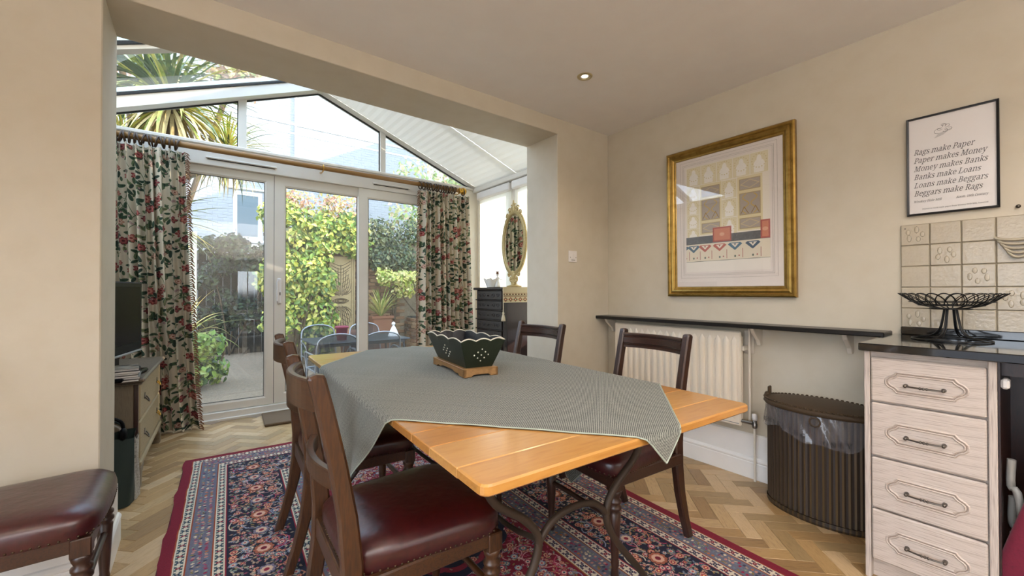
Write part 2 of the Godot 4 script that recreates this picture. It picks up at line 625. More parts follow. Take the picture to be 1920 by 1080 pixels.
func flower(size: int, petals: int, outer: Color, inner: Color, heart: Color, edge: Color) -> Image:
	var im := Image.create(size, size, false, Image.FORMAT_RGBA8)
	var c := Vector2(size, size) / 2.0
	for ring in [[0.30, 0.19, edge], [0.29, 0.155, outer], [0.17, 0.13, inner]]:
		for k in petals:
			var a := TAU * k / petals
			disc(im, c + Vector2(cos(a), sin(a)) * size * ring[0], Vector2(ring[1], ring[1] * 0.8) * size, ring[2], a)
	disc(im, c, Vector2(0.13, 0.13) * size, heart)
	return im

func leaf_img(size: int, col: Color, rib: Color, turn: float) -> Image:
	var im := Image.create(size, size, false, Image.FORMAT_RGBA8)
	var c := Vector2(size, size) / 2.0
	disc(im, c, Vector2(0.46, 0.2) * size, col, turn)
	var d := Vector2(cos(turn), sin(turn)) * size * 0.42
	stroke(im, [c - d, c + d], size * 0.03, rib)
	return im

func stamp(im: Image, s: Image, x: float, y: float, wrap := false) -> void:
	var w := s.get_width()
	var h := s.get_height()
	var p := Vector2i(int(x - w / 2.0), int(y - h / 2.0))
	var all := [Vector2i.ZERO]
	if wrap:
		for dx in [-1, 0, 1]:
			for dy in [-1, 0, 1]:
				if dx or dy:
					all.append(Vector2i(dx * im.get_width(), dy * im.get_height()))
	for o in all:
		im.blend_rect(s, Rect2i(0, 0, w, h), p + o)

func late_materials() -> void:
	mat("chrome_ring", "c8b890", 0.3, 0.7)
	var g := mat("lamp_glow", "fff4dc", 0.5)
	g.emission_enabled = true
	g.emission = Color("ffedc8")
	g.emission_energy_multiplier = 2.5
	var c := mat("cloth_ribbed", "ffffff", 0.9)
	c.albedo_texture = cloth_image()
	c.uv1_scale = Vector3(18, 1, 1)
	c.rim_enabled = true
	c.rim = 0.25
	var r := mat("rug_pile", "ffffff", 1.0)
	r.albedo_texture = rug_image()
	r.texture_repeat = false
	var cu := mat("curtain_print", "ffffff", 0.85)
	cu.albedo_texture = curtain_image()
	cu.backlight_enabled = true
	cu.backlight = Color(0.16, 0.15, 0.13)
	mat("mount_line", "a39a90", 0.8)
	mat("oak_groove", "8c7b6c", 0.7)
	mat("runner_hem", "c9bca0", 0.9)
	mat("glass_edge", "b9cdd0", 0.2)
	var og := mat("opal_glow", "f4f2ec", 0.6)
	og.emission_enabled = true
	og.emission = Color("fffaf2")
	og.emission_energy_multiplier = 2.0
	mat("hem", "9fa89a", 0.9)
	mat("curtain_fringe", "7a5640", 0.95)
	var a := mat("art_print", "ffffff", 0.85)
	a.albedo_texture = art_image()
	var rn := mat("runner_weave", "ffffff", 0.95)
	rn.albedo_texture = runner_image()
	var mc := mat("magazine_cover", "ffffff", 0.3)
	mc.albedo_texture = ntex(300, 0.03, ["20242a", "6a5a48", "b0a898", "39424a"], 128, 3)

func cloth_image() -> ImageTexture:
	var im := Image.create(48, 512, false, Image.FORMAT_RGB8)
	for x in 48:
		var s := x % 12
		for y in 512:
			var k := (x * 37 + y * 91 + (y / 3) * 13) % 17 / 17.0
			var c := Color("7d8076").lerp(Color("a3a398"), k) if s < 6 else Color("2c302d").lerp(Color("464741"), k)
			im.set_pixel(x, y, c)
	# broken weave: some threads change places
	var r2 := RandomNumberGenerator.new()
	r2.seed = 77
	for n in 1600:
		var x := r2.randi() % 48
		var y := r2.randi() % 511
		im.fill_rect(Rect2i(x, y, 2, 1), Color("4a4c48") if r2.randf() < 0.5 else Color("98988c"))
	return ImageTexture.create_from_image(im)

func rug_image() -> ImageTexture:
	var W := 1200
	var H := 1770
	var im := Image.create(W, H, false, Image.FORMAT_RGBA8)
	var red := Color("6e0722")
	var navy := Color("12142a")
	var ivory := Color("c9bfaa")
	var slate := Color("5f6070")
	im.fill(red)
	var r2 := RandomNumberGenerator.new()
	r2.seed = 11
	# borders, from outside in: where each begins, and its colour
	for b in [[26, ivory], [54, slate], [104, ivory], [132, navy], [288, ivory], [316, slate], [366, ivory], [394, red]]:
		im.fill_rect(Rect2i(b[0], b[0], W - 2 * b[0], H - 2 * b[0]), b[1])
	for b in [[25, "8a3a1c"], [52, "8a3a1c"], [103, "8a3a1c"], [130, "7a1024"], [287, "8c1a2c"], [314, "7a3a1c"], [365, "8a3a1c"], [392, "8c5a24"]]:
		var c := Color(b[1])
		im.fill_rect(Rect2i(b[0], b[0], W - 2 * b[0], 3), c)
		im.fill_rect(Rect2i(b[0], H - b[0] - 3, W - 2 * b[0], 3), c)
		im.fill_rect(Rect2i(b[0], b[0], 3, H - 2 * b[0]), c)
		im.fill_rect(Rect2i(W - b[0] - 3, b[0], 3, H - 2 * b[0]), c)
	var blossoms := []
	for k in [["b8907c", "8c1c34", "d8b870"], ["a85c40", "d0a088", "6a1024"], ["7c88a0", "c0b09a", "982840"], ["9c3850", "d0b8a4", "20304e"], ["c89478", "7c1830", "c8b080"], ["54707c", "c4a890", "a83850"]]:
		for s in [11, 15, 21]:
			blossoms.append(flower(s, 6 if s < 20 else 8, Color(k[0]), Color(k[1]), Color(k[2]), Color("1c1018")))
	var leaves_ := []
	for k in ["80907e", "64788a", "a88c74", "98405c", "b8aa92", "84723e"]:
		for t in 6:
			leaves_.append(leaf_img(11, Color(k), Color("1e1a28"), t * PI / 6))
	var ring := func(inset_: float, step: float, fn: Callable) -> void:
		var x := inset_
		while x < W - inset_ + 1:
			fn.call(x, inset_, 0.0)
			fn.call(x, H - inset_, 0.0)
			x += step
		var y := inset_ + step
		while y < H - inset_:
			fn.call(inset_, y, PI / 2)
			fn.call(W - inset_, y, PI / 2)
			y += step
	# guards: slanting dark leaves and red lozenges on ivory
	for g in [40.0, 118.0, 302.0, 380.0]:
		var kk := [0]
		ring.call(g, 13.0, func(x: float, y: float, _t: float) -> void:
			kk[0] += 1
			if kk[0] % 4 < 2:
				disc(im, Vector2(x, y), Vector2(6.0, 4.5), Color("74102c") if kk[0] % 8 < 4 else Color("1c2a44"))
				disc(im, Vector2(x, y), Vector2(2.0, 1.6), Color("a89880"))
			for d in [[-6.0, -7.0, 0.9], [6.0, 7.0, 0.9], [-6.0, 7.0, -0.9], [6.0, -7.0, -0.9]]:
				disc(im, Vector2(x + d[0], y + d[1]), Vector2(5.0, 1.7), Color("20404a") if kk[0] % 2 else Color("3a2440"), d[2]))
	# slate bands: small blossoms
	for g in [[66.0, 9.0], [78.0, 8.0], [92.0, 9.0], [328.0, 9.0], [341.0, 8.0], [354.0, 9.0]]:
		ring.call(g[0], g[1], func(x: float, y: float, _t: float) -> void:
			if r2.randf() < 0.5:
				stamp(im, leaves_[r2.randi() % leaves_.size()], x + r2.randf_range(-3, 3), y + r2.randf_range(-3, 3))
			else:
				disc(im, Vector2(x + r2.randf_range(-2, 2), y + r2.randf_range(-2, 2)), Vector2(4.0, 3.2), [Color("b47a70"), Color("c8b89c"), Color("8a2040"), Color("30364c"), Color("a8603c")][r2.randi() % 5]))
	var quad4 := func(x: float, y: float) -> Array:
		return [[x, y], [W - x, y], [x, H - y], [W - x, H - y]]
	var blocked := func(d: float, e: float) -> bool:
		return d < 134 + e or (d > 286 - e and d < 396 + e)
	for n in 3600:
		var x := r2.randf_range(134, W / 2.0)
		var y := r2.randf_range(134, H / 2.0)
		if blocked.call(minf(x, y), 6.0):
			continue
		var lf: Image = leaves_[r2.randi() % leaves_.size()]
		for q in quad4.call(x, y):
			stamp(im, lf, q[0], q[1])
	for n in 170:      # scrolling stems
		var x := r2.randf_range(140, W / 2.0)
		var y := r2.randf_range(140, H / 2.0)
		if blocked.call(minf(x, y), 2.0):
			continue
		var pts := []
		var a := r2.randf() * TAU
		var p := Vector2(x, y)
		var bend := 0.30 if n % 2 else -0.30
		for k in 18:
			pts.append(p)
			a += bend * r2.randf_range(0.2, 1.6)
			p += Vector2(cos(a), sin(a)) * 7.0
			if blocked.call(minf(p.x, p.y), 2.0):
				break
		var col: Color = [Color("b88a8c"), Color("c8bca6"), Color("a83c58"), Color("8288a0"), Color("b4745c")][n % 5]
		for sx in 2:
			for sy in 2:
				stroke(im, pts.map(func(e: Vector2) -> Vector2: return Vector2(W - e.x if sx else e.x, H - e.y if sy else e.y)), 1.6, col)
	for n in 900:
		var x := r2.randf_range(144, W / 2.0)
		var y := r2.randf_range(144, H / 2.0)
		if blocked.call(minf(x, y), 11.0):
			continue
		var bl: Image = blossoms[r2.randi() % blossoms.size()]
		for q in quad4.call(x, y):
			stamp(im, bl, q[0], q[1])
	# palmettes along the border
	var big := [flower(52, 10, Color("985640"), Color("c8a08a"), Color("6a1024"), Color("120e18")), flower(46, 9, Color("70687a"), Color("c4a890"), Color("7c1830"), Color("120e18"))]
	for n in 15:
		var y := 210.0 + n * (H - 420.0) / 14.0
		for x in [210.0, W - 210.0]:
			stamp(im, big[n % 2], x, y)
	for n in 9:
		var x := 210.0 + n * (W - 420.0) / 8.0
		for y in [210.0, H - 210.0]:
			stamp(im, big[n % 2], x, y)
	# lobed medallion
	for k in [[190, 290, "12142a"], [172, 268, "7c1c30"], [158, 250, "171b30"], [98, 156, "b8a890"], [84, 136, "5c0c20"]]:
		for n in 22:
			var a := TAU * n / 22.0
			disc(im, Vector2(W / 2.0 + cos(a) * k[0] * 0.8, H / 2.0 + sin(a) * k[1] * 0.8), Vector2(k[0] * 0.26, k[0] * 0.26), Color(k[2]))
		disc(im, Vector2(W / 2.0, H / 2.0), Vector2(k[0] * 0.85, k[1] * 0.85), Color(k[2]))
	for n in 260:
		var a := r2.randf() * TAU
		var d := sqrt(r2.randf())
		stamp(im, (leaves_ if n % 2 else blossoms)[r2.randi() % 18], W / 2.0 + cos(a) * d * 165, H / 2.0 + sin(a) * d * 255)
	for n in 260000:      # the weave: a little unevenness from knot to knot
		var x := r2.randi() % W
		var y := r2.randi() % H
		var c := im.get_pixel(x, y)
		im.set_pixel(x, y, c.lightened(0.08) if n % 2 else c.darkened(0.22))
	return ImageTexture.create_from_image(im)

func curtain_image() -> ImageTexture:
	var S := 640
	var im := Image.create(S, S, false, Image.FORMAT_RGBA8)
	im.fill(Color("cec2ac"))
	var r2 := RandomNumberGenerator.new()
	r2.seed = 5
	for n in 16:      # stems
		var p := Vector2(r2.randf() * S, r2.randf() * S)
		var a := -PI / 2 + r2.randf_range(-0.7, 0.7)
		var pts := []
		for k in 30:
			pts.append(p)
			a += r2.randf_range(-0.18, 0.18)
			p += Vector2(cos(a), sin(a)) * 7.0
		for ox in [-S, 0, S]:
			for oy in [-S, 0, S]:
				stroke(im, pts.map(func(e: Vector2) -> Vector2: return e + Vector2(ox, oy)), 2.0, Color("5a6a4c"))
	for n in 290:
		var g: String = ["38503a", "4c6044", "2c4032", "6c7c58", "7c7c54"][r2.randi() % 5]
		stamp(im, leaf_img(r2.randi_range(26, 58), Color(g), Color("22342a"), r2.randf() * PI), r2.randf() * S, r2.randf() * S, true)
	for n in 34:
		var c: Array = [["94403e", "b46c62", "6c2428"], ["a45a50", "c48c7c", "7c3630"], ["7e3238", "a05650", "542024"], ["b48c78", "ccb09c", "94584c"]][r2.randi() % 4]
		stamp(im, flower(r2.randi_range(34, 62), r2.randi_range(5, 7), Color(c[0]), Color(c[1]), Color(c[2]), Color(c[2])), r2.randf() * S, r2.randf() * S, true)
	for n in 46:
		stamp(im, flower(r2.randi_range(12, 20), 5, Color("a87c88"), Color("c4a4a2"), Color("94743c"), Color("5c4854")), r2.randf() * S, r2.randf() * S, true)
	return ImageTexture.create_from_image(im)

func runner_image() -> ImageTexture:      # woven runner: a patterned band and stripes
	var im := Image.create(256, 256, false, Image.FORMAT_RGBA8)
	im.fill(Color("b8a888"))
	for k in 6:
		var x := 21.0 + k * 43.0
		for i in 7:
			var w := 18.0 - absf(i - 3.0) * 5.0
			im.fill_rect(Rect2i(int(x - w), 8 + i * 11, int(2 * w), 11), Color(["a05a3c", "7a3428", "3c4a34"][(k + i) % 3]))
		im.fill_rect(Rect2i(int(x - 5), 36, 10, 22), Color("d0c0a0"))
	im.fill_rect(Rect2i(0, 92, 256, 8), Color("6a3a28"))
	im.fill_rect(Rect2i(0, 108, 256, 6), Color("3c2c20"))
	for k in 10:
		im.fill_rect(Rect2i(k * 26, 120, 13, 24), Color("5a3c28"))
	im.fill_rect(Rect2i(0, 148, 256, 5), Color("7a4a30"))
	return ImageTexture.create_from_image(im)

func art_image() -> ImageTexture:      # watercolour of a bench under two lattice windows, as on the framed print
	var W := 480
	var H := 620
	var im := Image.create(W, H, false, Image.FORMAT_RGBA8)
	im.fill(Color("e9e2d4"))
	var ochre := Color("c9b67c")
	var r2 := RandomNumberGenerator.new()
	r2.seed = 21
	var niche := func(x: float, y: float, w: float, h: float) -> void:
		im.fill_rect(Rect2i(int(x), int(y), int(w), int(h)), Color("e0d6b4"))
		disc(im, Vector2(x + w / 2, y + h * 0.62), Vector2(w * 0.33, h * 0.3), Color("f0ece4"))
		disc(im, Vector2(x + w / 2, y + h * 0.34), Vector2(w * 0.15, h * 0.22), Color("f0ece4"))
		im.fill_rect(Rect2i(int(x + w * 0.2), int(y + h * 0.68), int(w * 0.6), int(h * 0.3)), Color("f0ece4"))
		for k in 16:
			var a := TAU * k / 16.0
			disc(im, Vector2(x + w / 2 + cos(a) * w * 0.42, y + h * 0.4 + sin(a) * h * 0.34), Vector2(3, 2.4), ochre)
		for e in [[x, y, w, 2], [x, y + h - 2, w, 2], [x, y, 2, h], [x + w - 2, y, 2, h]]:
			im.fill_rect(Rect2i(int(e[0]), int(e[1]), int(e[2]), int(e[3])), Color("d8cda0"))
	for k in 5:
		niche.call(8.0 + k * 94.0, 6.0, 88.0, 106.0)
	for r in 4:
		niche.call(8.0, 120.0 + r * 82.0, 76.0, 78.0)
		if r < 3:
			niche.call(226.0, 120.0 + r * 104.0, 80.0, 98.0)
	for x in [94.0, 316.0]:      # the two windows, three panels each
		im.fill_rect(Rect2i(int(x) - 4, 116, 132, 290), Color("ded2a6"))
		for q in [[130, 60], [206, 118], [340, 58]]:
			im.fill_rect(Rect2i(int(x) + 6, q[0], 112, q[1]), Color("a8946a"))
			im.fill_rect(Rect2i(int(x) + 10, q[0] + 4, 104, q[1] - 8), Color("a89c90"))
			var c := Vector2(x + 62, q[0] + q[1] / 2.0)
			var h: float = q[1] / 2.0 - 8
			if q[1] < 100:
				stroke(im, [c + Vector2(-48, 0), c + Vector2(0, -h), c + Vector2(48, 0), c + Vector2(0, h), c + Vector2(-48, 0)], 2.0, Color("c9b48a"))
			else:
				for sgn in [-1.0, 1.0]:
					var pts := []
					for i in 20:
						pts.append(c + Vector2(sgn * (22 + 16 * sin(i * 0.5)), -h + i * h / 9.5))
					stroke(im, pts, 2.6, Color("c2a04c"))
					stroke(im, [c + Vector2(sgn * 48, h), c + Vector2(sgn * 30, h * 0.3), c + Vector2(sgn * 8, h)], 2.0, Color("8a6a34"))
	# bench: dark back, cushions, patterned rug cover
	im.fill_rect(Rect2i(0, 414, W, 46), Color("4c4e54"))
	for n in 300:
		disc(im, Vector2(r2.randf() * W, 414 + r2.randf() * 46), Vector2(3, 1), Color("6a6c72"))
	im.fill_rect(Rect2i(0, 458, W, 100), Color("e2d8c2"))
	for k in [[40.0, "2f5a74"], [112.0, "b4584c"], [200.0, "b4584c"], [288.0, "3f6a84"], [384.0, "274c6a"], [-30.0, "2f5a74"]]:
		var x: float = k[0]
		var c := Color(k[1])
		for i in 40:
			var y := 466.0 + i
			var hw := 40.0 - absf(i - 8.0) * 1.2
			im.fill_rect(Rect2i(int(x + 8 - hw), int(y), int(hw * 2), 1), c)
		for i in 22:
			var hw := 22.0 - i
			im.fill_rect(Rect2i(int(x + 8 - hw), 470 + i, int(hw * 2), 1), Color("e6dccc"))
		for i in 10:
			im.fill_rect(Rect2i(int(x + 8 - (5 - i * 0.5)), 472 + i, int(10 - i), 1), c.darkened(0.3))
		im.fill_rect(Rect2i(int(x + 48), 500, 3, 50), Color("a85a54"))
		disc(im, Vector2(x + 8, 540), Vector2(5, 6), Color("5a6a60"))
		disc(im, Vector2(x + 30, 538), Vector2(4, 4), Color("b0605a"))
	for q in [[168, 372, 108, 82], [432, 360, 48, 96]]:
		im.fill_rect(Rect2i(q[0], q[1], q[2], q[3]), Color("a8483c"))
		im.fill_rect(Rect2i(q[0] + 8, q[1] + 8, q[2] - 16, q[3] - 16), Color("c87858"))
		disc(im, Vector2(q[0] + q[2] / 2.0, q[1] + q[3] / 2.0), Vector2(14, 10), Color("d8a080"))
	im.fill_rect(Rect2i(0, 558, W, 62), Color("ece6dc"))
	stroke(im, [Vector2(0, 560), Vector2(W, 557)], 1.2, Color("6a7468"))
	return ImageTexture.create_from_image(im)

# ---------------------------------------------------------------- the room
func skirting(called: String, pts: PackedVector3Array) -> void:
	var prof := P2([0, 0, 0.024, 0, 0.024, 0.094, 0.021, 0.1, 0.026, 0.106, 0.026, 0.114, 0.02, 0.124, 0.013, 0.128, 0.013, 0.258, 0.007, 0.266, 0, 0.266])
	struct(called, "white moulded skirting board at the foot of the cream wall", "skirting", Mb.new().sweep(pts, prof, Vector3.UP), m.white_gloss)

func room_shell() -> void:
	var w := Mb.new()
	w.bx(Vector3(XR, -0.1, ZC), Vector3(XR + 0.25, 2.75, 2.3))
	struct("wall_right", "long cream painted wall with the gold framed picture", "wall", w, m.wall_paint)
	w = Mb.new()
	w.bx(Vector3(-1.95, -0.1, ZC), Vector3(-0.292, 3.75, ZB), 0.004)
	w.bx(Vector3(2.126, -0.1, ZC), Vector3(XR, 3.75, ZB), 0.004)
	w.bx(Vector3(-0.295, 2.296, ZC), Vector3(2.13, 3.75, ZB), 0.003)
	struct("wall_back", "cream wall with the wide opening and beam to the conservatory", "wall", w, m.wall_paint)
	w = Mb.new().bx(Vector3(-2.1, -0.1, ZB), Vector3(-1.9, 0.1, 2.3)).bx(Vector3(-2.1, 1.8, ZB), Vector3(-1.9, 2.6, 2.3)).bx(Vector3(-2.1, 0.1, ZB), Vector3(-1.9, 1.8, -0.8)).bx(Vector3(-2.1, 0.1, 1.2), Vector3(-1.9, 1.8, 2.3))
	struct("wall_left", "cream wall with a glazed door out of frame to the left", "wall", w, m.wall_paint)
	w = Mb.new().bx(Vector3(-1.9, -0.1, 2.2), Vector3(XR, 0.7, 2.4)).bx(Vector3(-1.9, 1.6, 2.2), Vector3(XR, 2.6, 2.4)).bx(Vector3(-1.9, 0.7, 2.2), Vector3(0.75, 1.6, 2.4)).bx(Vector3(1.15, 0.7, 2.2), Vector3(XR, 1.6, 2.4))
	struct("wall_front", "cream wall with a window behind the camera", "wall", w, m.wall_paint)
	struct("ceiling", "flat pale ceiling of the dining room", "ceiling", Mb.new().bx(Vector3(-1.95, CEIL, ZB), Vector3(XR, 2.9, 0.3)).bx(Vector3(-1.95, CEIL, 1.9), Vector3(XR, 2.9, 2.3)).bx(Vector3(-1.95, CEIL, 0.3), Vector3(-0.75, 2.9, 1.9)).bx(Vector3(1.55, CEIL, 0.3), Vector3(XR, 2.9, 1.9)), m.ceiling_paint)
	var rl := struct("window_3", "opal rooflight in the kitchen ceiling behind the camera", "rooflight")
	obj("panel", Mb.new().bx(Vector3(-0.8, 2.88, 0.25), Vector3(1.6, 2.95, 1.95)), m.opal_glow, rl)

	skirting("baseboard_right", P3([2.126, 0, ZC, 2.126, 0, ZB, XR, 0, ZB, XR, 0, 2.2]))
	skirting("baseboard_left", P3([-1.9, 0, ZB, -0.292, 0, ZB, -0.292, 0, ZC]))

# oak blocks laid in herringbone: those that show largest are parts of the floor
func parquet() -> void:
	var fl := struct("floor", "oak herringbone parquet floor of small wooden blocks", "floor")
	var sub := Mb.new().bx(Vector3(-1.95, -0.15, ZD - 0.02), Vector3(2.85, -0.014, 2.3))
	obj("subfloor", sub, m.subfloor, fl)
	var L := 0.23
	var W := 0.0715
	var spots := []
	var rug := rug_frame()
	var dx := Vector2(cos(PI / 4), sin(PI / 4))
	var dy := Vector2(-dx.y, dx.x)
	# herringbone cell: two blocks at right angles, stepped by W
	for r in range(-60, 70):
		for c in range(-14, 15):
			var o: Vector2 = (dx * (W * r) + dy * (W * r)) + (dx - dy) * (L * c)
			for k in 2:
				var mid: Vector2
				var ang: float
				if k == 0:
					mid = o + dx * L / 2.0 + dy * W / 2.0
					ang = PI / 4
				else:
					mid = o + dx * (L + W / 2.0) + dy * (W - L / 2.0)
					ang = -PI / 4
				mid += Vector2(0.6, -2.0)
				if mid.x < -1.8 or mid.x > 2.72 or mid.y < ZD + 0.02 or mid.y > 2.0:
					continue
				if mid.y < ZB and mid.x < -0.8:
					continue
				spots.append([mid, ang])
	var meshes := []
	for k in 2:
		meshes.append(Mb.new().box(Vector3(0, -0.006, 0), Vector3(L - 0.0012, 0.012, W - 0.0012), 0.0012).done())
	var seen := []
	var rest := []
	for s in spots:
		var p: Vector2 = s[0]
		var q := Vector3(p.x, 0, p.y) - EYE
		var cs := cos(deg_to_rad(37.23))
		var sn := sin(deg_to_rad(37.23))
		var dep := q.x * sn - q.z * cs
		var lat := q.x * cs + q.z * sn
		var lr: Vector3 = rug * Vector3(p.x, 0, p.y)
		var under := absf(lr.x) < 0.93 and absf(lr.z) < 1.55
		var shown := dep > 0.5 and absf(lat / dep) < 1.27 and 1.13 / dep < 0.72 and not under
		if p.x > 2.15 and p.y > -0.45 or p.x < -0.3 and p.y > ZC:
			shown = false
		if shown:
			seen.append([dep, s])
		else:
			rest.append(s)
	seen.sort_custom(func(a, b): return a[0] < b[0])
	for i in seen.size():
		var s: Array = seen[i][1]
		if i >= 295:
			rest.append(s)
			continue
		var o := obj("block", meshes[0], m["oak_block_%d" % rng.randi_range(0, 5)], fl, Vector3(s[0].x, rng.randf_range(-0.0004, 0.0003), s[0].y), Vector3(0, -s[1] + (PI if rng.randf() < 0.5 else 0.0), 0))
		o.material_override = m["oak_block_%d" % rng.randi_range(0, 5)]
	# the others, by tone
	for t in 6:
		var mm := MultiMesh.new()
		mm.transform_format = MultiMesh.TRANSFORM_3D
		mm.mesh = meshes[1]
		var mine := []
		for i in rest.size():
			if i % 6 == t:
				mine.append(rest[i])
		mm.instance_count = mine.size()
		for i in mine.size():
			var s: Array = mine[i]
			mm.set_instance_transform(i, Transform3D(Basis(Vector3.UP, -s[1]), Vector3(s[0].x, 0, s[0].y)))
		var mi := MultiMeshInstance3D.new()
		mi.name = "far_blocks"
		mi.multimesh = mm
		mi.material_override = m["oak_block_%d" % t]
		mi.set_meta("kind", "stuff")
		fl.add_child(mi, true)

func rug_frame() -> Transform3D:      # world to rug
	return Transform3D(Basis(Vector3.UP, deg_to_rad(-3.1)), Vector3(0.914, 0, -1.91)).affine_inverse()

# ---------------------------------------------------------------- conservatory
func rake_y(x: float) -> float:
	return 3.107 - 0.39 * absf(x - 0.97)

func conservatory() -> void:
	# floor of the conservatory is the parquet; walls
	var w := Mb.new().bx(Vector3(-1.1, -0.3, ZD - 0.08), Vector3(-0.86, 2.42, ZC))
	struct("wall_conservatory_left", "cream side wall of the conservatory beside the curtain", "wall", w, m.wall_paint_pale)
	w = Mb.new().bx(Vector3(2.82, -0.3, ZD - 0.08), Vector3(3.0, 0.62, ZC)).bx(Vector3(2.82, 2.32, ZD - 0.08), Vector3(3.0, 2.47, ZC)).bx(Vector3(2.82, 0.62, ZD - 0.08), Vector3(3.0, 2.32, ZD + 0.1)).bx(Vector3(2.82, 0.62, -2.82), Vector3(2.86, 1.78, ZC))
	struct("wall_conservatory_right", "pale dwarf wall under the conservatory side window", "wall", w, m.wall_paint_pale)
	# panels either side of the doors in the garden wall
	w = Mb.new().bx(Vector3(2.34, -0.3, ZD - 0.06), Vector3(2.82, 2.40, ZD + 0.02)).bx(Vector3(-0.86, -0.3, ZD - 0.06), Vector3(-0.40, 2.40, ZD + 0.02))
	struct("wall_garden", "cream panels beside the sliding doors behind the curtains", "wall", w, m.wall_paint_pale)
	# side window with white frame and roller blinds drawn
	var sw := struct("window_2", "conservatory side window covered by white roller blinds", "window")
	for z in [[-4.36, -3.70], [-3.60, -2.62]]:
		var fr := Mb.new()
		fr.sweep(rect_loop(Vector3(2.87, 0.62, z[0]), Vector3(2.87, 0.62, z[1]), Vector3(2.87, 2.32, z[1]), Vector3(2.87, 2.32, z[0])), P2([-0.05, -0.03, 0, -0.03, 0, 0.03, -0.05, 0.03]), Vector3(-1, 0, 0), true)
		obj("frame", fr, m.pvc, sw)
		obj("pane", Mb.new().bx(Vector3(2.868, 0.66, z[0] + 0.04), Vector3(2.874, 2.28, z[1] - 0.04)), m.pane, sw)
	obj("mullion", Mb.new().bx(Vector3(2.83, 0.62, -3.70), Vector3(2.92, 2.32, -3.60), 0.006), m.pvc, sw)
	obj("sill", Mb.new().bx(Vector3(2.78, 0.60, -4.36), Vector3(2.95, 0.63, -2.62), 0.006), m.pvc, sw)
	for z in [[-4.34, -3.69], [-3.63, -2.80]]:
		var b := thing("roller_blind", "white roller blind beside the garden wall in side window" if z[0] < -4 else "white roller blind behind the gilt oval mirror", "blind", Vector3(2.795, 2.29, (z[0] + z[1]) / 2.0), 0.0)
		var hw: float = (z[1] - z[0]) / 2.0
		obj("fabric", Mb.new().surf(1, 1, func(u: float, v: float) -> Vector3: return Vector3(0, lerpf(-1.5, 0.0, v), lerpf(-hw, hw, u))), m.blind_fabric, b)
		obj("bottom_bar", Mb.new().bx(Vector3(-0.006, -1.52, -hw), Vector3(0.008, -1.495, hw), 0.003), m.plastic_white, b)
		obj("cassette", Mb.new().bx(Vector3(-0.045, -0.035, -hw - 0.01), Vector3(0.02, 0.055, hw + 0.01), 0.012), m.plastic_white, b)
		var pts := PackedVector3Array()
		for i in 9:
			pts.append(Vector3(-0.03, -0.02 - i * 0.12, -hw + 0.015))
		obj("pull_cord", Mb.new().tube(pts, 0.0025, 5), m.plastic_white, b)
	obj_struct_eaves()
	roof()

func obj_struct_eaves() -> void:
	struct("trim_1", "white eaves beam along the conservatory side wall", "beam", Mb.new().bx(Vector3(2.76, 2.36, ZD), Vector3(2.90, 2.44, ZC), 0.008), m.pvc)
	struct("trim_2", "white eaves beam along the far conservatory side", "beam", Mb.new().bx(Vector3(-0.96, 2.36, ZD), Vector3(-0.80, 2.44, ZC), 0.008), m.pvc)

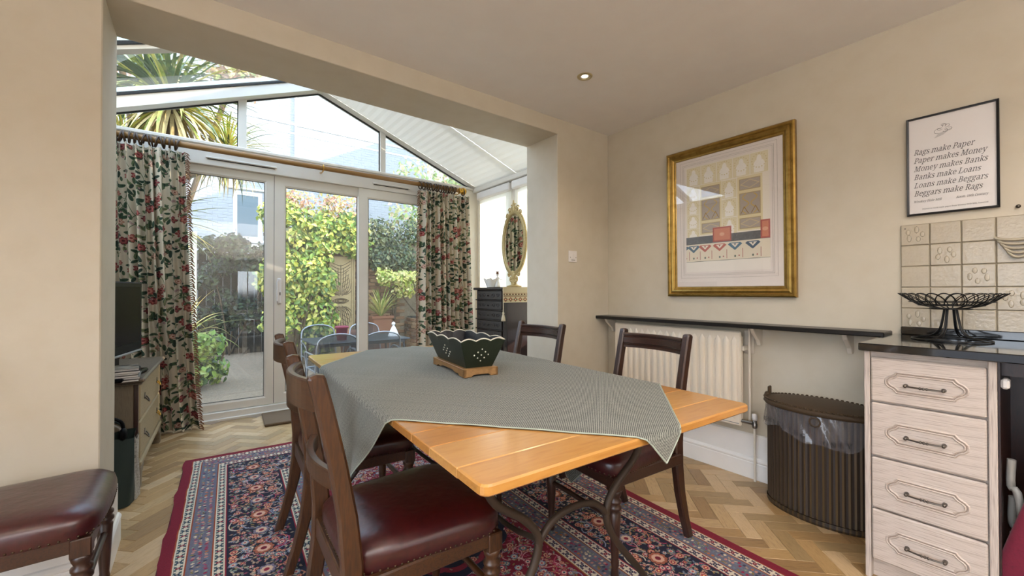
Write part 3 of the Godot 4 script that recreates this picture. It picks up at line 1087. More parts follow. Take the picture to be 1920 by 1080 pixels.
func roof() -> void:
	var r := struct("conservatory_roof", "pitched conservatory roof, glass on one slope and white blinds on the other", "roof")
	var sl := 0.39
	var zs := [[-4.46, -4.36], [-3.62, -3.545], [-2.72, -2.60]]
	for z in zs:      # rafters down the glazed slope and the blinded one
		for side in [-1.0, 1.0]:
			var x1: float = 0.97 + side * 1.93
			var b := Mb.new()
			var top := 3.215
			var dep := 0.105 if z[0] < -4 else 0.04
			var a0 := Vector3(0.97, top, z[0])
			var b0 := Vector3(x1, top - sl * 1.93, z[0])
			var dz := Vector3(0, 0, z[1] - z[0])
			var dn := Vector3(0, -dep, 0)
			b.fq(a0, b0, b0 + dz, a0 + dz, Vector3.UP)
			b.fq(a0 + dn, b0 + dn, b0 + dz + dn, a0 + dz + dn, Vector3.DOWN)
			b.fq(a0, b0, b0 + dn, a0 + dn, Vector3(0, 0, -1))
			b.fq(a0 + dz, b0 + dz, b0 + dn + dz, a0 + dn + dz, Vector3(0, 0, 1))
			b.fq(b0, b0 + dz, b0 + dz + dn, b0 + dn, Vector3(side, 0, 0))
			obj("rafter", b, m.pvc, r)
			if side < 0:      # black gasket under the edge of the glass
				var g := Mb.new()
				var e := Vector3(0, 0.012, 0)
				var q := Vector3(0, 0, 0.012)
				g.fq(a0 + dz + e, b0 + dz + e, b0 + dz - e, a0 + dz - e, Vector3(0, 0, 1))
				g.fq(a0 + dz + q + e, b0 + dz + q + e, b0 + dz + q - e, a0 + dz + q - e, Vector3(0, 0, 1))
				g.fq(a0 + dz - e, b0 + dz - e, b0 + dz + q - e, a0 + dz + q - e, Vector3.DOWN)
				g.fq(a0 + dz + e, b0 + dz + e, b0 + dz + q + e, a0 + dz + q + e, Vector3.UP)
				obj("gasket", g, m.gasket, r)
				var ed := Mb.new()      # the pale green edge of the glass
				var up := Vector3(0, 0.034, 0)
				ed.fq(a0 + dz + e + q, b0 + dz + e + q, b0 + dz + e + q + up, a0 + dz + e + q + up, Vector3(0, 0, 1))
				ed.fq(a0 + dz + e, b0 + dz + e, b0 + dz + e + up, a0 + dz + e + up, Vector3(0, 0, -1))
				ed.fq(a0 + dz + e + up, b0 + dz + e + up, b0 + dz + e + q + up, a0 + dz + e + q + up, Vector3.UP)
				obj("glazing_edge", ed, m.glass_edge, r)
	obj("ridge_beam", Mb.new().bx(Vector3(0.92, 3.10, ZD), Vector3(1.02, 3.26, ZC), 0.01), m.pvc, r)
	for k in 2:
		var z0: float = zs[k][1]
		var z1: float = zs[k + 1][0]
		var gl := Mb.new()
		var a := Vector3(0.95, 3.215 - 0.008, 0)
		var b := Vector3(-0.98, 3.215 - sl * 1.93, 0)
		var th := Vector3(0, 0.012, 0)
		var p := Vector3(0, 0, z0)
		var q := Vector3(0, 0, z1)
		gl.fq(a + p, b + p, b + q, a + q, Vector3.UP)
		obj("roof_pane", gl, m.roof_pane, r)
		var bl := Mb.new()
		var c := Vector3(1.0, 3.10, 0)
		var d := Vector3(2.84, 3.112 - sl * 1.87, 0)
		z0 = ZD + 0.1 if k == 0 else -3.55
		z1 = -3.55 if k == 0 else ZC
		p.z = z0 + 0.004
		q.z = z1 - 0.004
		# pleated white fabric, its pleats across the slope
		var n := 26
		for i in n:
			var c0 := c.lerp(d, float(i) / n)
			var c1 := c.lerp(d, (i + 0.5) / n) + Vector3(0, -0.004, 0)
			var c2 := c.lerp(d, float(i + 1) / n)
			bl.fq(c0 + p, c1 + p, c1 + q, c0 + q, Vector3.DOWN)
			bl.fq(c1 + p, c2 + p, c2 + q, c1 + q, Vector3.DOWN)
		obj("roof_blind", bl, m.roof_fabric, r)
	var op := Mb.new()
	op.fq(Vector3(1.0, 3.23, ZD), Vector3(2.95, 3.23 - sl * 1.95, ZD), Vector3(2.95, 3.23 - sl * 1.95, ZC), Vector3(1.0, 3.23, ZC), Vector3.UP)
	obj("roof_pane", op, m.roof_pane, r)

func clip_top(x: float, drop: float) -> float:
	return rake_y(x) - drop

func sliding_doors() -> void:
	var d := struct("door_1", "white framed sliding glass doors to the garden", "door")
	var z0 := ZD - 0.06
	var fr := Mb.new()
	fr.bx(Vector3(-0.42, 2.228, z0), Vector3(2.36, 2.425, ZD + 0.012), 0.004)
	obj("head_rail", fr, m.pvc, d)
	obj("jamb", Mb.new().bx(Vector3(-0.42, 0, z0), Vector3(-0.34, 2.228, ZD + 0.01), 0.004), m.pvc, d)
	obj("jamb", Mb.new().bx(Vector3(2.28, 0, z0), Vector3(2.36, 2.228, ZD + 0.01), 0.004), m.pvc, d)
	obj("threshold", Mb.new().bx(Vector3(-0.42, -0.02, z0), Vector3(2.36, 0.074, ZD + 0.006), 0.004).bx(Vector3(-0.42, -0.02, ZD), Vector3(2.36, 0.022, ZD + 0.032), 0.004), m.pvc, d)
	for s in [[-0.34, 0.584, -0.026, 0.076], [0.588, 1.45, -0.026, 0.096], [1.364, 2.28, 0.0, 0.103]]:
		var x0: float = s[0]
		var x1: float = s[1]
		var z: float = ZD + s[2]
		var f := Mb.new()
		f.sweep(rect_loop(Vector3(x0, 0.080, z), Vector3(x1, 0.080, z), Vector3(x1, 2.226, z), Vector3(x0, 2.226, z)), P2([-s[3], -0.03, 0, -0.03, 0, 0.0, -s[3] + 0.016, 0.0, -s[3], -0.009]), Vector3(0, 0, 1), true)
		var sash := obj("sash", f, m.pvc, d)
		var gk := Mb.new()
		var e: float = s[3] - 0.002
		gk.sweep(rect_loop(Vector3(x0 + e, 0.080 + e, z), Vector3(x1 - e, 0.080 + e, z), Vector3(x1 - e, 2.226 - e, z), Vector3(x0 + e, 2.226 - e, z)), P2([-0.006, -0.02, 0, -0.02, 0, -0.009, -0.006, -0.009]), Vector3(0, 0, 1), true)
		obj("gasket", gk, m.gasket, sash)
		obj("pane", Mb.new().bx(Vector3(x0 + e, 0.08 + e, z - 0.019), Vector3(x1 - e, 2.226 - e, z - 0.015)), m.pane, sash)
	# black joint between the sliding leaves
	obj("joint", Mb.new().bx(Vector3(0.583, 0.080, ZD - 0.04), Vector3(0.589, 2.226, ZD - 0.030)), m.gasket, d)
	var h := Mb.new().box(Vector3(0.629, 1.134, ZD - 0.017), Vector3(0.036, 0.245, 0.022), 0.008).box(Vector3(0.612, 1.134, ZD - 0.002), Vector3(0.016, 0.20, 0.02), 0.006)
	var hd := obj("handle", h, m.plastic_white, d)
	obj("keyhole", Mb.new().box(Vector3(0.634, 1.11, ZD - 0.005), Vector3(0.010, 0.03, 0.004), 0.003), m.pewter, hd)
	for x in [[0.06, 0.60], [1.50, 1.92]]:
		var tv := Mb.new().box(Vector3((x[0] + x[1]) / 2.0, 2.292, ZD + 0.02), Vector3(x[1] - x[0], 0.016, 0.016), 0.005)
		obj("trickle_vent", tv, m.pvc, d)
		obj("vent_slot", Mb.new().box(Vector3((x[0] + x[1]) / 2.0, 2.280, ZD + 0.014), Vector3(x[1] - x[0] - 0.03, 0.006, 0.008)), m.gasket, d)
	# the gable of glass above the doors
	var g := struct("window_1", "gable of fixed panes under the pitched conservatory roof", "window")
	obj("sill", Mb.new().bx(Vector3(-0.9, 2.39, ZD - 0.05), Vector3(2.86, 2.424, ZD + 0.045), 0.008), m.pvc, g)
	var zf := ZD + 0.012
	for sd in [-1.0, 1.0]:      # raked frame below the first rafter
		var x1: float = 0.97 + sd * 1.85
		var p := PackedVector2Array([Vector2(0.97, 3.16), Vector2(x1, 3.16 - 0.39 * 1.85), Vector2(x1, rake_y(x1)), Vector2(0.97, 3.107)])
		obj("rake_frame", Mb.new().prism(p, ZD - 0.05, zf), m.pvc, g)
		var q := PackedVector2Array([Vector2(0.97, 3.108), Vector2(x1, rake_y(x1) + 0.001), Vector2(x1, rake_y(x1) - 0.009), Vector2(0.97, 3.098)])
		obj("gasket", Mb.new().prism(q, ZD - 0.02, ZD + 0.004), m.gasket, g)
	for x in [[0.296, 0.361], [1.585, 1.647]]:
		var p := PackedVector2Array([Vector2(x[0], 2.42), Vector2(x[1], 2.42), Vector2(x[1], rake_y(x[1]) + 0.02), Vector2(x[0], rake_y(x[0]) + 0.02)])
		obj("mullion", Mb.new().prism(p, ZD - 0.05, zf + 0.004, 0.004), m.pvc, g)
		obj("gasket", Mb.new().bx(Vector3(x[0] - 0.006, 2.424, ZD - 0.02), Vector3(x[0], rake_y(x[0]) - 0.01, ZD + 0.002)), m.gasket, g)
	var xs := [[-0.80, 0.296], [0.361, 1.585], [1.647, 2.70]]
	for k in 3:
		var a: float = xs[k][0]
		var b: float = xs[k][1]
		var p := PackedVector2Array([Vector2(a, 2.424), Vector2(b, 2.424), Vector2(b, rake_y(b))])
		if k == 1:
			p.append(Vector2(0.97, 3.107))
		p.append(Vector2(a, rake_y(a)))
		obj("pane", Mb.new().prism(p, ZD - 0.022, ZD - 0.018), m.pane, g)

func wall_tiles() -> void:
	var t := struct("trim_3", "splashback of cream glazed wall tiles above the black worktop", "tiling")
	obj("grout", Mb.new().bx(Vector3(XR - 0.004, 0.96, -0.459), Vector3(XR, 1.443, 0.9)), m.grout, t)
	var P := 0.0995
	for c in 14:
		for r in 5:
			var z := -0.459 + P * (c + 0.5)
			var y := 1.443 - 0.0985 * (r + 0.5)
			var s := Mb.new().box(Vector3.ZERO, Vector3(0.009, 0.0955, 0.0962), 0.0025)
			var relief := (c * 3 + r * 5) % 4 == 0
			if relief:      # raised leaves and flowers on some of them
				for k in 5:
					var a := k * 1.3 + c
					s.ball(Vector3(-0.0045, sin(a) * 0.024, cos(a) * 0.026), Vector3(0.0009, 0.013 + 0.004 * (k % 2), 0.008), 8, 4)
			var o := obj("tile", s, m.tile_glaze, t, Vector3(XR - 0.0065 - 0.0004 * ((c * 7 + r * 3) % 3), y, z))
	# large moulded tile with a bowl in relief
	var b := Mb.new()
	for k in 5:
		var pts := PackedVector3Array()
		for i in 11:
			var a := PI * i / 10.0
			pts.append(Vector3(-0.004 - 0.009 * sin(a), -0.012 * k * 0.9 + 0.02 - 0.036 * sin(a) * (0.4 + 0.2 * k), -0.062 * cos(a) * (1.0 - 0.13 * k)))
		b.tube(pts, 0.006, 6)
	obj("relief_bowl", b, m.tile_glaze, t, Vector3(XR - 0.010, 1.335, -0.10))

func lamps() -> void:
	# uplighters standing out of frame behind the camera
	for q in [[-1.35, 0.75, 0], [0.9, 1.75, 1]]:
		var u := thing("floor_uplighter", ["white floor uplighter out of frame by the left wall", "white floor uplighter out of frame by the kitchen window"][q[2]], "lamp", Vector3(q[0], 0, q[1]))
		var hh := 1.75
		obj("base", Mb.new().lathe([Vector2(0, 0), Vector2(0.13, 0), Vector2(0.13, 0.015), Vector2(0.02, 0.03), Vector2(0.012, 0.05), Vector2(0.012, hh), Vector2(0, hh)], 20), m.plastic_white, u)
		obj("bowl", Mb.new(Transform3D(Basis(), Vector3(0, hh, 0))).lathe([Vector2(0.012, 0), Vector2(0.10, 0.03), Vector2(0.16, 0.09), Vector2(0.152, 0.09), Vector2(0.09, 0.04), Vector2(0, 0.02)], 24), m.plastic_white, u)
		obj("bulb", Mb.new(Transform3D(Basis(), Vector3(0, hh + 0.06, 0))).lathe([Vector2(0, 0), Vector2(0.11, 0.0), Vector2(0.11, 0.01), Vector2(0, 0.012)], 20), m.lamp_glow, u)
		area_light("uplight", Vector3(q[0], u.position.y + hh + 0.10, q[1]), Vector3(PI / 2, 0, 0), Vector2(0.2, 0.2), 7.2, "f6f2f6")
	for p in [[1.837, -1.70, 0], [1.837, 0.1, 1], [0.2, 0.0, 2], [-1.0, -0.9, 3]]:
		var d := thing("downlight", "recessed ceiling downlight with a metal ring, lit" if p[0] > 1 and p[1] < 0 else ["", "recessed ceiling downlight above the granite worktop", "recessed ceiling downlight above the camera", "recessed ceiling downlight near the left wall"][int(p[2])], "downlight", Vector3(p[0], CEIL, p[1]))
		obj("ring", Mb.new().lathe([Vector2(0.030, 0.006), Vector2(0.030, -0.002), Vector2(0.034, -0.006), Vector2(0.043, -0.005), Vector2(0.046, 0.0)], 28), m.chrome_ring, d)
		var g := obj("bulb", Mb.new().lathe([Vector2(0.0, -0.0005), Vector2(0.018, -0.0005), Vector2(0.029, 0.0015), Vector2(0.029, 0.004), Vector2(0, 0.004)], 24), m.lamp_glow, d)
		var l := SpotLight3D.new()
		l.name = "lamp"
		l.position = Vector3(0, -0.012, 0)
		l.rotation = Vector3(-PI / 2, 0, 0)
		l.spot_angle = 62.0
		l.spot_angle_attenuation = 0.8
		l.spot_range = 8.0
		l.light_size = 0.03
		l.light_energy = 0.5
		l.light_color = Color("ffe9cc")
		l.shadow_enabled = true
		d.add_child(l)

# ---------------------------------------------------------------- dining furniture
func arc_rail(parent: Node3D, called: String, y0: float, y1: float, x: float, hw: float, bow: float, th: float, mt: Material, beads := true) -> void:
	var pts := PackedVector3Array()
	for i in 17:
		var t := i / 8.0 - 1.0
		pts.append(Vector3(x - bow * (1.0 - t * t), 0, t * hw))
	var h := y1 - y0
	var prof: PackedVector2Array
	if beads:      # a raised band with a bead above and below on the face
		prof = P2([-th / 2, y0, th / 2, y0, th / 2, y0 + h * 0.16, th / 2 - 0.005, y0 + h * 0.22, th / 2 - 0.005, y0 + h * 0.27, th / 2 + 0.003, y0 + h * 0.32, th / 2 + 0.003, y0 + h * 0.68, th / 2 - 0.005, y0 + h * 0.73, th / 2 - 0.005, y0 + h * 0.78, th / 2, y0 + h * 0.84, th / 2, y1 - 0.004, th / 2 - 0.004, y1, -th / 2 + 0.004, y1, -th / 2, y1 - 0.004])
	else:
		prof = P2([-th / 2, y0, th / 2, y0, th / 2, y1 - 0.003, th / 2 - 0.003, y1, -th / 2 + 0.003, y1, -th / 2, y1 - 0.003])
	# travel runs +z, so the profile's right is -x; mirror it
	var pr := PackedVector2Array()
	for p in prof:
		pr.append(Vector2(-p.x, p.y))
	obj(called, Mb.new().sweep(pts, pr, Vector3.UP), mt, parent)

# front is +x; back posts at -x
func make_chair(wood: String) -> Node3D:
	var t := thing("dining_chair", "-", "chair")
	var wy: Material = m[wood + "_y"]
	var wz: Material = m[wood + "_z"]
	var line := [[0.0, -0.285, 0.036], [0.10, -0.252, 0.040], [0.22, -0.222, 0.046], [0.34, -0.205, 0.052], [0.44, -0.203, 0.052], [0.56, -0.214, 0.047], [0.70, -0.238, 0.043], [0.84, -0.268, 0.041], [0.912, -0.286, 0.040]]
	for s in [-1.0, 1.0]:
		var poly := PackedVector2Array()
		for l in line:
			poly.append(Vector2(l[1] + l[2] / 2, l[0]))
		# rounded head
		poly.append(Vector2(-0.270, 0.921))
		poly.append(Vector2(-0.288, 0.924))
		poly.append(Vector2(-0.303, 0.919))
		for i in range(line.size() - 1, -1, -1):
			poly.append(Vector2(line[i][1] - line[i][2] / 2, line[i][0]))
		var a := 0.172 if s > 0 else -0.206
		obj("post", Mb.new().prism(poly, a, a + 0.034, 0.006), wy, t)
		# turned front leg under a square block
		var leg := Mb.new(Transform3D(Basis(), Vector3(0.205, 0, s * 0.198)))
		leg.lathe([Vector2(0, 0), Vector2(0.013, 0), Vector2(0.016, 0.012), Vector2(0.013, 0.04), Vector2(0.0165, 0.06), Vector2(0.014, 0.075), Vector2(0.0165, 0.11), Vector2(0.021, 0.20), Vector2(0.024, 0.255), Vector2(0.019, 0.262), Vector2(0.027, 0.272), Vector2(0.027, 0.280), Vector2(0.020, 0.288), Vector2(0.026, 0.296), Vector2(0.026, 0.304), Vector2(0.018, 0.312), Vector2(0.024, 0.325), Vector2(0.027, 0.338), Vector2(0.022, 0.345), Vector2(0.0, 0.345)], 20)
		leg.box(Vector3(0, 0.368, 0), Vector3(0.048, 0.056, 0.048), 0.003)
		obj("leg", leg, wy, t)
		var sr := Mb.new()
		sr.bx(Vector3(-0.20, 0.355, s * 0.205 - 0.011), Vector3(0.20, 0.402, s * 0.205 + 0.011), 0.004)
		obj("seat_rail", sr, wz, t)
	obj("seat_rail", Mb.new().bx(Vector3(0.205, 0.352, -0.2), Vector3(0.228, 0.402, 0.2), 0.004), wz, t)
	obj("seat_rail", Mb.new().bx(Vector3(-0.222, 0.34, -0.18), Vector3(-0.20, 0.402, 0.18), 0.004), wz, t)
	obj("stretcher", Mb.new().tube(P3([0.205, 0.225, -0.198, 0.205, 0.225, 0.198]), 0.011, 8), wz, t)
	arc_rail(t, "top_rail", 0.828, 0.903, -0.272, 0.175, 0.042, 0.020, wz)
	arc_rail(t, "cross_rail", 0.622, 0.668, -0.226, 0.175, 0.036, 0.020, wz, false)
	# stuffed leather seat: wider in front, domed, its side falling to the nailed edge
	var seat := Mb.new()
	var outline := func(a: float) -> Vector2:
		var c := cos(a)
		var s := sin(a)
		var k := pow(pow(absf(c), 7.0) + pow(absf(s), 7.0), -1.0 / 7.0)
		var px := c * k
		var pz := s * k
		return Vector2(0.013 + px * 0.222 + (0.012 * (1.0 - pz * pz) if px > 0 else 0.0), pz * (0.212 + px * 0.018))
	seat.surf(56, 14, func(u: float, v: float) -> Vector3:
		var e: Vector2 = outline.call(TAU * u)
		if v < 0.36:
			var h := v / 0.36
			var p := Vector2(0.013, 0) + (e - Vector2(0.013, 0)) * (1.0 + 0.018 * sin(PI * h))
			return Vector3(p.x, 0.398 + 0.052 * h, -p.y)
		var w := (v - 0.36) / 0.64
		var r := cos(w * PI / 2)
		var q := Vector2(0.013, 0) + (e - Vector2(0.013, 0)) * (r if w > 0.3 else 1.0 - (1.0 - cos(0.3 * PI / 2)) * (w / 0.3))
		return Vector3(q.x, 0.450 + 0.030 * sin(minf(1.0, w * 1.5) * PI / 2) + 0.006 * w, -q.y), Vector2(3, 1))
	obj("seat", seat, m.leather, t)
	var nails := Mb.new()
	for i in 96:
		var e: Vector2 = outline.call(TAU * i / 96.0)
		var q := Vector2(0.013, 0) + (e - Vector2(0.013, 0)) * 1.004
		nails.ball(Vector3(q.x, 0.404, -q.y), Vector3(0.0038, 0.0038, 0.0038), 6, 4)
	var nl := obj("nail_trim", nails, m.nail_brass, t)
	nl.set_meta("kind", "stuff")
	return t

const TABLE_AT := Vector3(0.984, 0, -1.630)
const TABLE_TURN := -2.5
const TOP := 0.76

func furniture() -> void:
	# the rug
	var rf := rug_frame().affine_inverse()
	var rg := thing("persian_rug", "large crimson and navy Persian rug under the dining table", "rug", rf.origin, deg_to_rad(-3.1))
	var pile := Mb.new()
	pile.surf(30, 44, func(u: float, v: float) -> Vector3:
		var wav := 0.006 * sin(v * 37.0) * (1.0 - u) + 0.004 * sin(v * 83.0) * (1.0 - u) if u < 0.02 else 0.0
		return Vector3((u - 0.5) * 2.10 + wav, 0.009 + 0.0008 * sin(u * 61 + v * 40), (0.5 - v) * 3.10))
	obj("pile", pile, m.rug_pile, rg)
	obj("backing", Mb.new().bx(Vector3(-1.051, 0.0003, -1.551), Vector3(1.051, 0.0075, 1.551), 0.003), m.rug_edge, rg)
	# chairs
	var a := make_chair("oak_amber")
	a.position = Vector3(0.522, 0.009, -1.255)
	a.rotation.y = deg_to_rad(-2)
	a.set_meta("label", "nearest amber oak dining chair with burgundy leather seat, its back to us")
	var g := "burgundy leather dining chairs"
	a.set_meta("group", g)
	dup(a, Vector3(0.590, 0.009, -2.03), deg_to_rad(-3), "amber oak dining chair behind the nearest one, almost hidden by it")
	var c := make_chair("oak_dark")
	c.position = Vector3(1.53, 0.009, -1.245)
	c.rotation.y = PI + deg_to_rad(-4)
	c.set_meta("label", "dark oak dining chair facing us in front of the white radiator")
	c.set_meta("group", g)
	dup(c, Vector3(1.475, 0.009, -2.0), PI + deg_to_rad(2), "dark oak dining chair facing us before the cream wall pier")
	dup(c, Vector3(-0.475, 0, -1.985), 0.0, "burgundy leather chair against the left wall, only its seat and legs shown")
	# the table
	var t := thing("dining_table", "long honey pine dining table with brown iron trestles", "table", TABLE_AT, deg_to_rad(TABLE_TURN))
	var hx := 0.5085
	var hz := 0.9925
	var z := hz
	var ws := [0.107, 0.141, 0.116, 0.15, 0.13, 0.16, 0.12, 0.15, 0.14, 0.13, 0.15, 0.14, 0.12, 0.231]
	for i in ws.size():
		var w: float = ws[i]
		var b := Mb.new()
		if i == 0 or i == ws.size() - 1:      # end boards with rounded corners
			var r := 0.022
			var poly := PackedVector2Array()
			var s := 1.0 if i == 0 else -1.0
			poly.append(Vector2(-hx, -w / 2 * s))
			poly.append(Vector2(hx, -w / 2 * s))
			for k in 5:
				var q := k * PI / 8
				poly.append(Vector2(hx - r + r * cos(q), s * (w / 2 - r + r * sin(q))))
			for k in 5:
				var q := PI / 2 + k * PI / 8
				poly.append(Vector2(-hx + r + r * cos(q), s * (w / 2 - r + r * sin(q))))
			b.xf = Transform3D(Basis(Vector3(1, 0, 0), PI / 2), Vector3.ZERO)
			b.prism(poly, -0.012, 0.012, 0.004)
		else:
			b.box(Vector3.ZERO, Vector3(2 * hx, 0.024, w - 0.0008), 0.0022)
		obj("plank", b, m["pine_plank_%d" % ((i * 2 + i / 3) % 3)], t, Vector3(0, TOP - 0.012, z - w / 2))
		z -= w
	for zz in [0.70, -0.70]:      # wrought trestles: two S bars joined by an arch
		var e := Node3D.new()
		e.name = "trestle"
		t.add_child(e, true)
		e.position = Vector3(-0.0, 0, zz)
		for s in [-1.0, 1.0]:
			var bar := smooth_path(P3([s * 0.37, 0.735, 0, s * 0.345, 0.64, 0, s * 0.295, 0.545, 0, s * 0.20, 0.475, 0, s * 0.148, 0.41, 0, s * 0.155, 0.34, 0, s * 0.215, 0.25, 0, s * 0.32, 0.13, 0, s * 0.40, 0.024, 0]), 5)
			obj("leg", Mb.new().tube(bar, 0.0125, 8), m.iron_brown, e)
		obj("arch", Mb.new().tube(smooth_path(P3([-0.150, 0.38, 0, -0.09, 0.435, 0, 0, 0.452, 0, 0.09, 0.435, 0, 0.150, 0.38, 0]), 5), 0.011, 8), m.iron_brown, e)
		obj("cleat", Mb.new().bx(Vector3(-0.42, 0.715, -0.025), Vector3(0.42, 0.735, 0.025), 0.004), m.iron_brown, e)
	obj("brace", Mb.new().tube(smooth_path(P3([-0.15, 0.40, 0.70, -0.08, 0.30, 0.42, -0.02, 0.26, 0, -0.08, 0.30, -0.42, -0.15, 0.40, -0.70]), 6), 0.009, 8), m.iron_brown, t)
	tablecloth()
	planter()
	var dm := thing("door_mat", "small brown bristle mat on the parquet before the glass doors", "mat", Vector3(0.84, 0, -4.19), deg_to_rad(-3))
	obj("pile", Mb.new().box(Vector3(0, 0.012, 0), Vector3(0.74, 0.022, 0.40), 0.006), m.door_mat, dm)

func tablecloth() -> void:
	var F := Vector2(0.962, -0.5545)
	var L := Vector2(0.03, -1.66)
	var T := Vector2(1.0, -2.79)
	var R := Vector2(2.10, -1.48)
	var to_local := Transform3D(Basis(Vector3.UP, deg_to_rad(TABLE_TURN)), TABLE_AT).affine_inverse()
	var hx := 0.5085
	var hz := 0.9925
	var r := 0.016
	var drape := func(o: float) -> Vector2:      # (outwards, down)
		if o < r * PI / 2:
			return Vector2(r * sin(o / r), r * (1.0 - cos(o / r)))
		return Vector2(r, r + o - r * PI / 2)
	var point := func(u: float, v: float, lift: float) -> Vector3:
		var p := F.lerp(L, u).lerp(R.lerp(T, u), v)
		var q: Vector3 = to_local * Vector3(p.x, 0, p.y)
		var y := TOP + 0.0015 + 0.0012 * (1.0 + sin(q.x * 23.0 + q.z * 9.0) * sin(q.z * 17.0))
		var ox := absf(q.x) - hx
		var oz := absf(q.z) - hz
		if ox > 0.0:
			var d: Vector2 = drape.call(ox)
			var fold := 0.5 + 0.5 * sin(q.z * 24.0 + 1.2 + ox * 3.0)
			q.x = signf(q.x) * (hx + d.x + lift + minf(1.0, d.y * 4.0) * (0.012 + 0.030 * fold * minf(1.0, d.y * 3.5)))
			y = TOP - d.y + 0.002
		elif oz > 0.0:
			var d: Vector2 = drape.call(oz)
			q.z = signf(q.z) * (hz + d.x + lift + minf(1.0, d.y * 4.0) * (0.010 + 0.014 * sin(q.x * 26.0 + 0.4)))
			y = TOP - d.y + 0.002
		else:
			y += lift
		return Vector3(q.x, y, q.z)
	var N := 110
	var b := Mb.new()
	b.surf(N, N, func(u: float, v: float) -> Vector3: return point.call(1.0 - u, v, 0.002), Vector2(4, 1))
	b.surf(N, N, func(u: float, v: float) -> Vector3: return point.call(u, v, 0.0), Vector2(4, 1))
	var c := thing("tablecloth", "grey green ribbed cloth laid cornerwise over the dining table", "tablecloth", TABLE_AT, deg_to_rad(TABLE_TURN))
	obj("cloth", b, m.cloth_ribbed, c)
	for e in 4:      # hem
		var pts := PackedVector3Array()
		for i in 61:
			var k := i / 60.0
			var uv: Vector2 = [Vector2(k, 0), Vector2(1, k), Vector2(1 - k, 1), Vector2(0, 1 - k)][e]
			pts.append(point.call(uv.x, uv.y, 0.0012))
		obj("hem", Mb.new().tube(pts, 0.0022, 6), m.hem, c)

func planter() -> void:
	var t := thing("table_planter", "dark green pierced metal planter with scalloped white rim on tablecloth", "planter", Vector3(1.004, TOP + 0.006, -1.700), deg_to_rad(-8))
	var base := Mb.new()
	# plinth with bracket feet cut into its lower edge
	for s in [-1.0, 1.0]:
		var p := P2([-0.2, 0.0, -0.145, 0.0, -0.13, 0.009, -0.10, 0.006, -0.06, 0.014, 0.06, 0.014, 0.10, 0.006, 0.13, 0.009, 0.145, 0.0, 0.2, 0.0, 0.2, 0.034, -0.2, 0.034])
		base.xf = Transform3D(Basis(Vector3.UP, PI / 2), Vector3(s * 0.074, 0, 0))
		base.prism(p, -0.006, 0.006, 0.0015)
		p = P2([-0.08, 0.0, -0.045, 0.0, -0.035, 0.009, 0.035, 0.009, 0.045, 0.0, 0.08, 0.0, 0.08, 0.034, -0.08, 0.034])
		base.xf = Transform3D(Basis(), Vector3(0, 0, s * 0.194))
		base.prism(p, -0.006, 0.006, 0.0015)
	base.xf = Transform3D()
	base.bx(Vector3(-0.08, 0.028, -0.2), Vector3(0.08, 0.036, 0.2), 0.003)
	obj("base", base, m.planter_base, t)
	var y0 := 0.036
	var H := 0.118
	var pos := func(face: int, u: float, v: float, o: float) -> Vector3:      # u across the face, v up, o outwards
		var sc := 0.010 * absf(sin(u * PI * 3.0)) * smoothstep(0.8, 1.0, v)
		var y := y0 + (H + sc) * v
		var hl := lerpf(0.178, 0.222, v) + o
		var hw := lerpf(0.062, 0.104, v) + o
		var a := 2.0 * u - 1.0
		match face:
			0: return Vector3(hw, y, -a * hl)
			1: return Vector3(-a * hw, y, -hl)
			2: return Vector3(-hw, y, a * hl)
		return Vector3(a * hw, y, hl)
	var rim := PackedVector3Array()
	for f in 4:
		var side := Mb.new()
		side.surf(24, 4, func(u: float, v: float) -> Vector3: return pos.call(f, u, v, 0.0), Vector2.ONE, -1)
		obj("side_panel", side, m.planter_green, t)
		var ins := Mb.new()
		ins.surf(24, 4, func(u: float, v: float) -> Vector3: return pos.call(f, 1.0 - u, v, -0.003), Vector2.ONE, -1)
		obj("lining", ins, m.planter_inside, t)
		for i in 25:
			if i < 24:
				rim.append(pos.call(f, i / 24.0, 1.0, -0.0015))
		# pierced holes in a diamond
		var holes := Mb.new()
		var long := f % 2 == 0
		for r in range(-3, 4):
			for c in range(-3, 4):
				if absi(r) + absi(c) > 3 or (r + c) % 2 == 0 and not long and absi(r) + absi(c) == 3:
					continue
				if (absi(r + c)) % 2 == 1:
					continue
				var p: Vector3 = pos.call(f, 0.5 + c * (0.055 if long else 0.10), 0.47 + r * 0.11, 0.0004)
				holes.ball(p, Vector3(0.0034, 0.0034, 0.0034), 8, 4)
		var hm := obj("pierced_holes", holes, m.planter_rim, t)
		hm.set_meta("kind", "stuff")
	obj("rim", Mb.new().tube(rim, 0.0028, 6, true), m.planter_rim, t)
	obj("bottom", Mb.new().bx(Vector3(-0.062, y0, -0.178), Vector3(0.062, y0 + 0.004, 0.178)), m.planter_inside, t)

# ---------------------------------------------------------------- along the right wall
func font(bold := false, italic := false) -> SystemFont:
	var f := SystemFont.new()
	f.font_names = PackedStringArray(["Droid Serif"])
	f.font_weight = 700 if bold else 400
	f.font_italic = italic
	return f

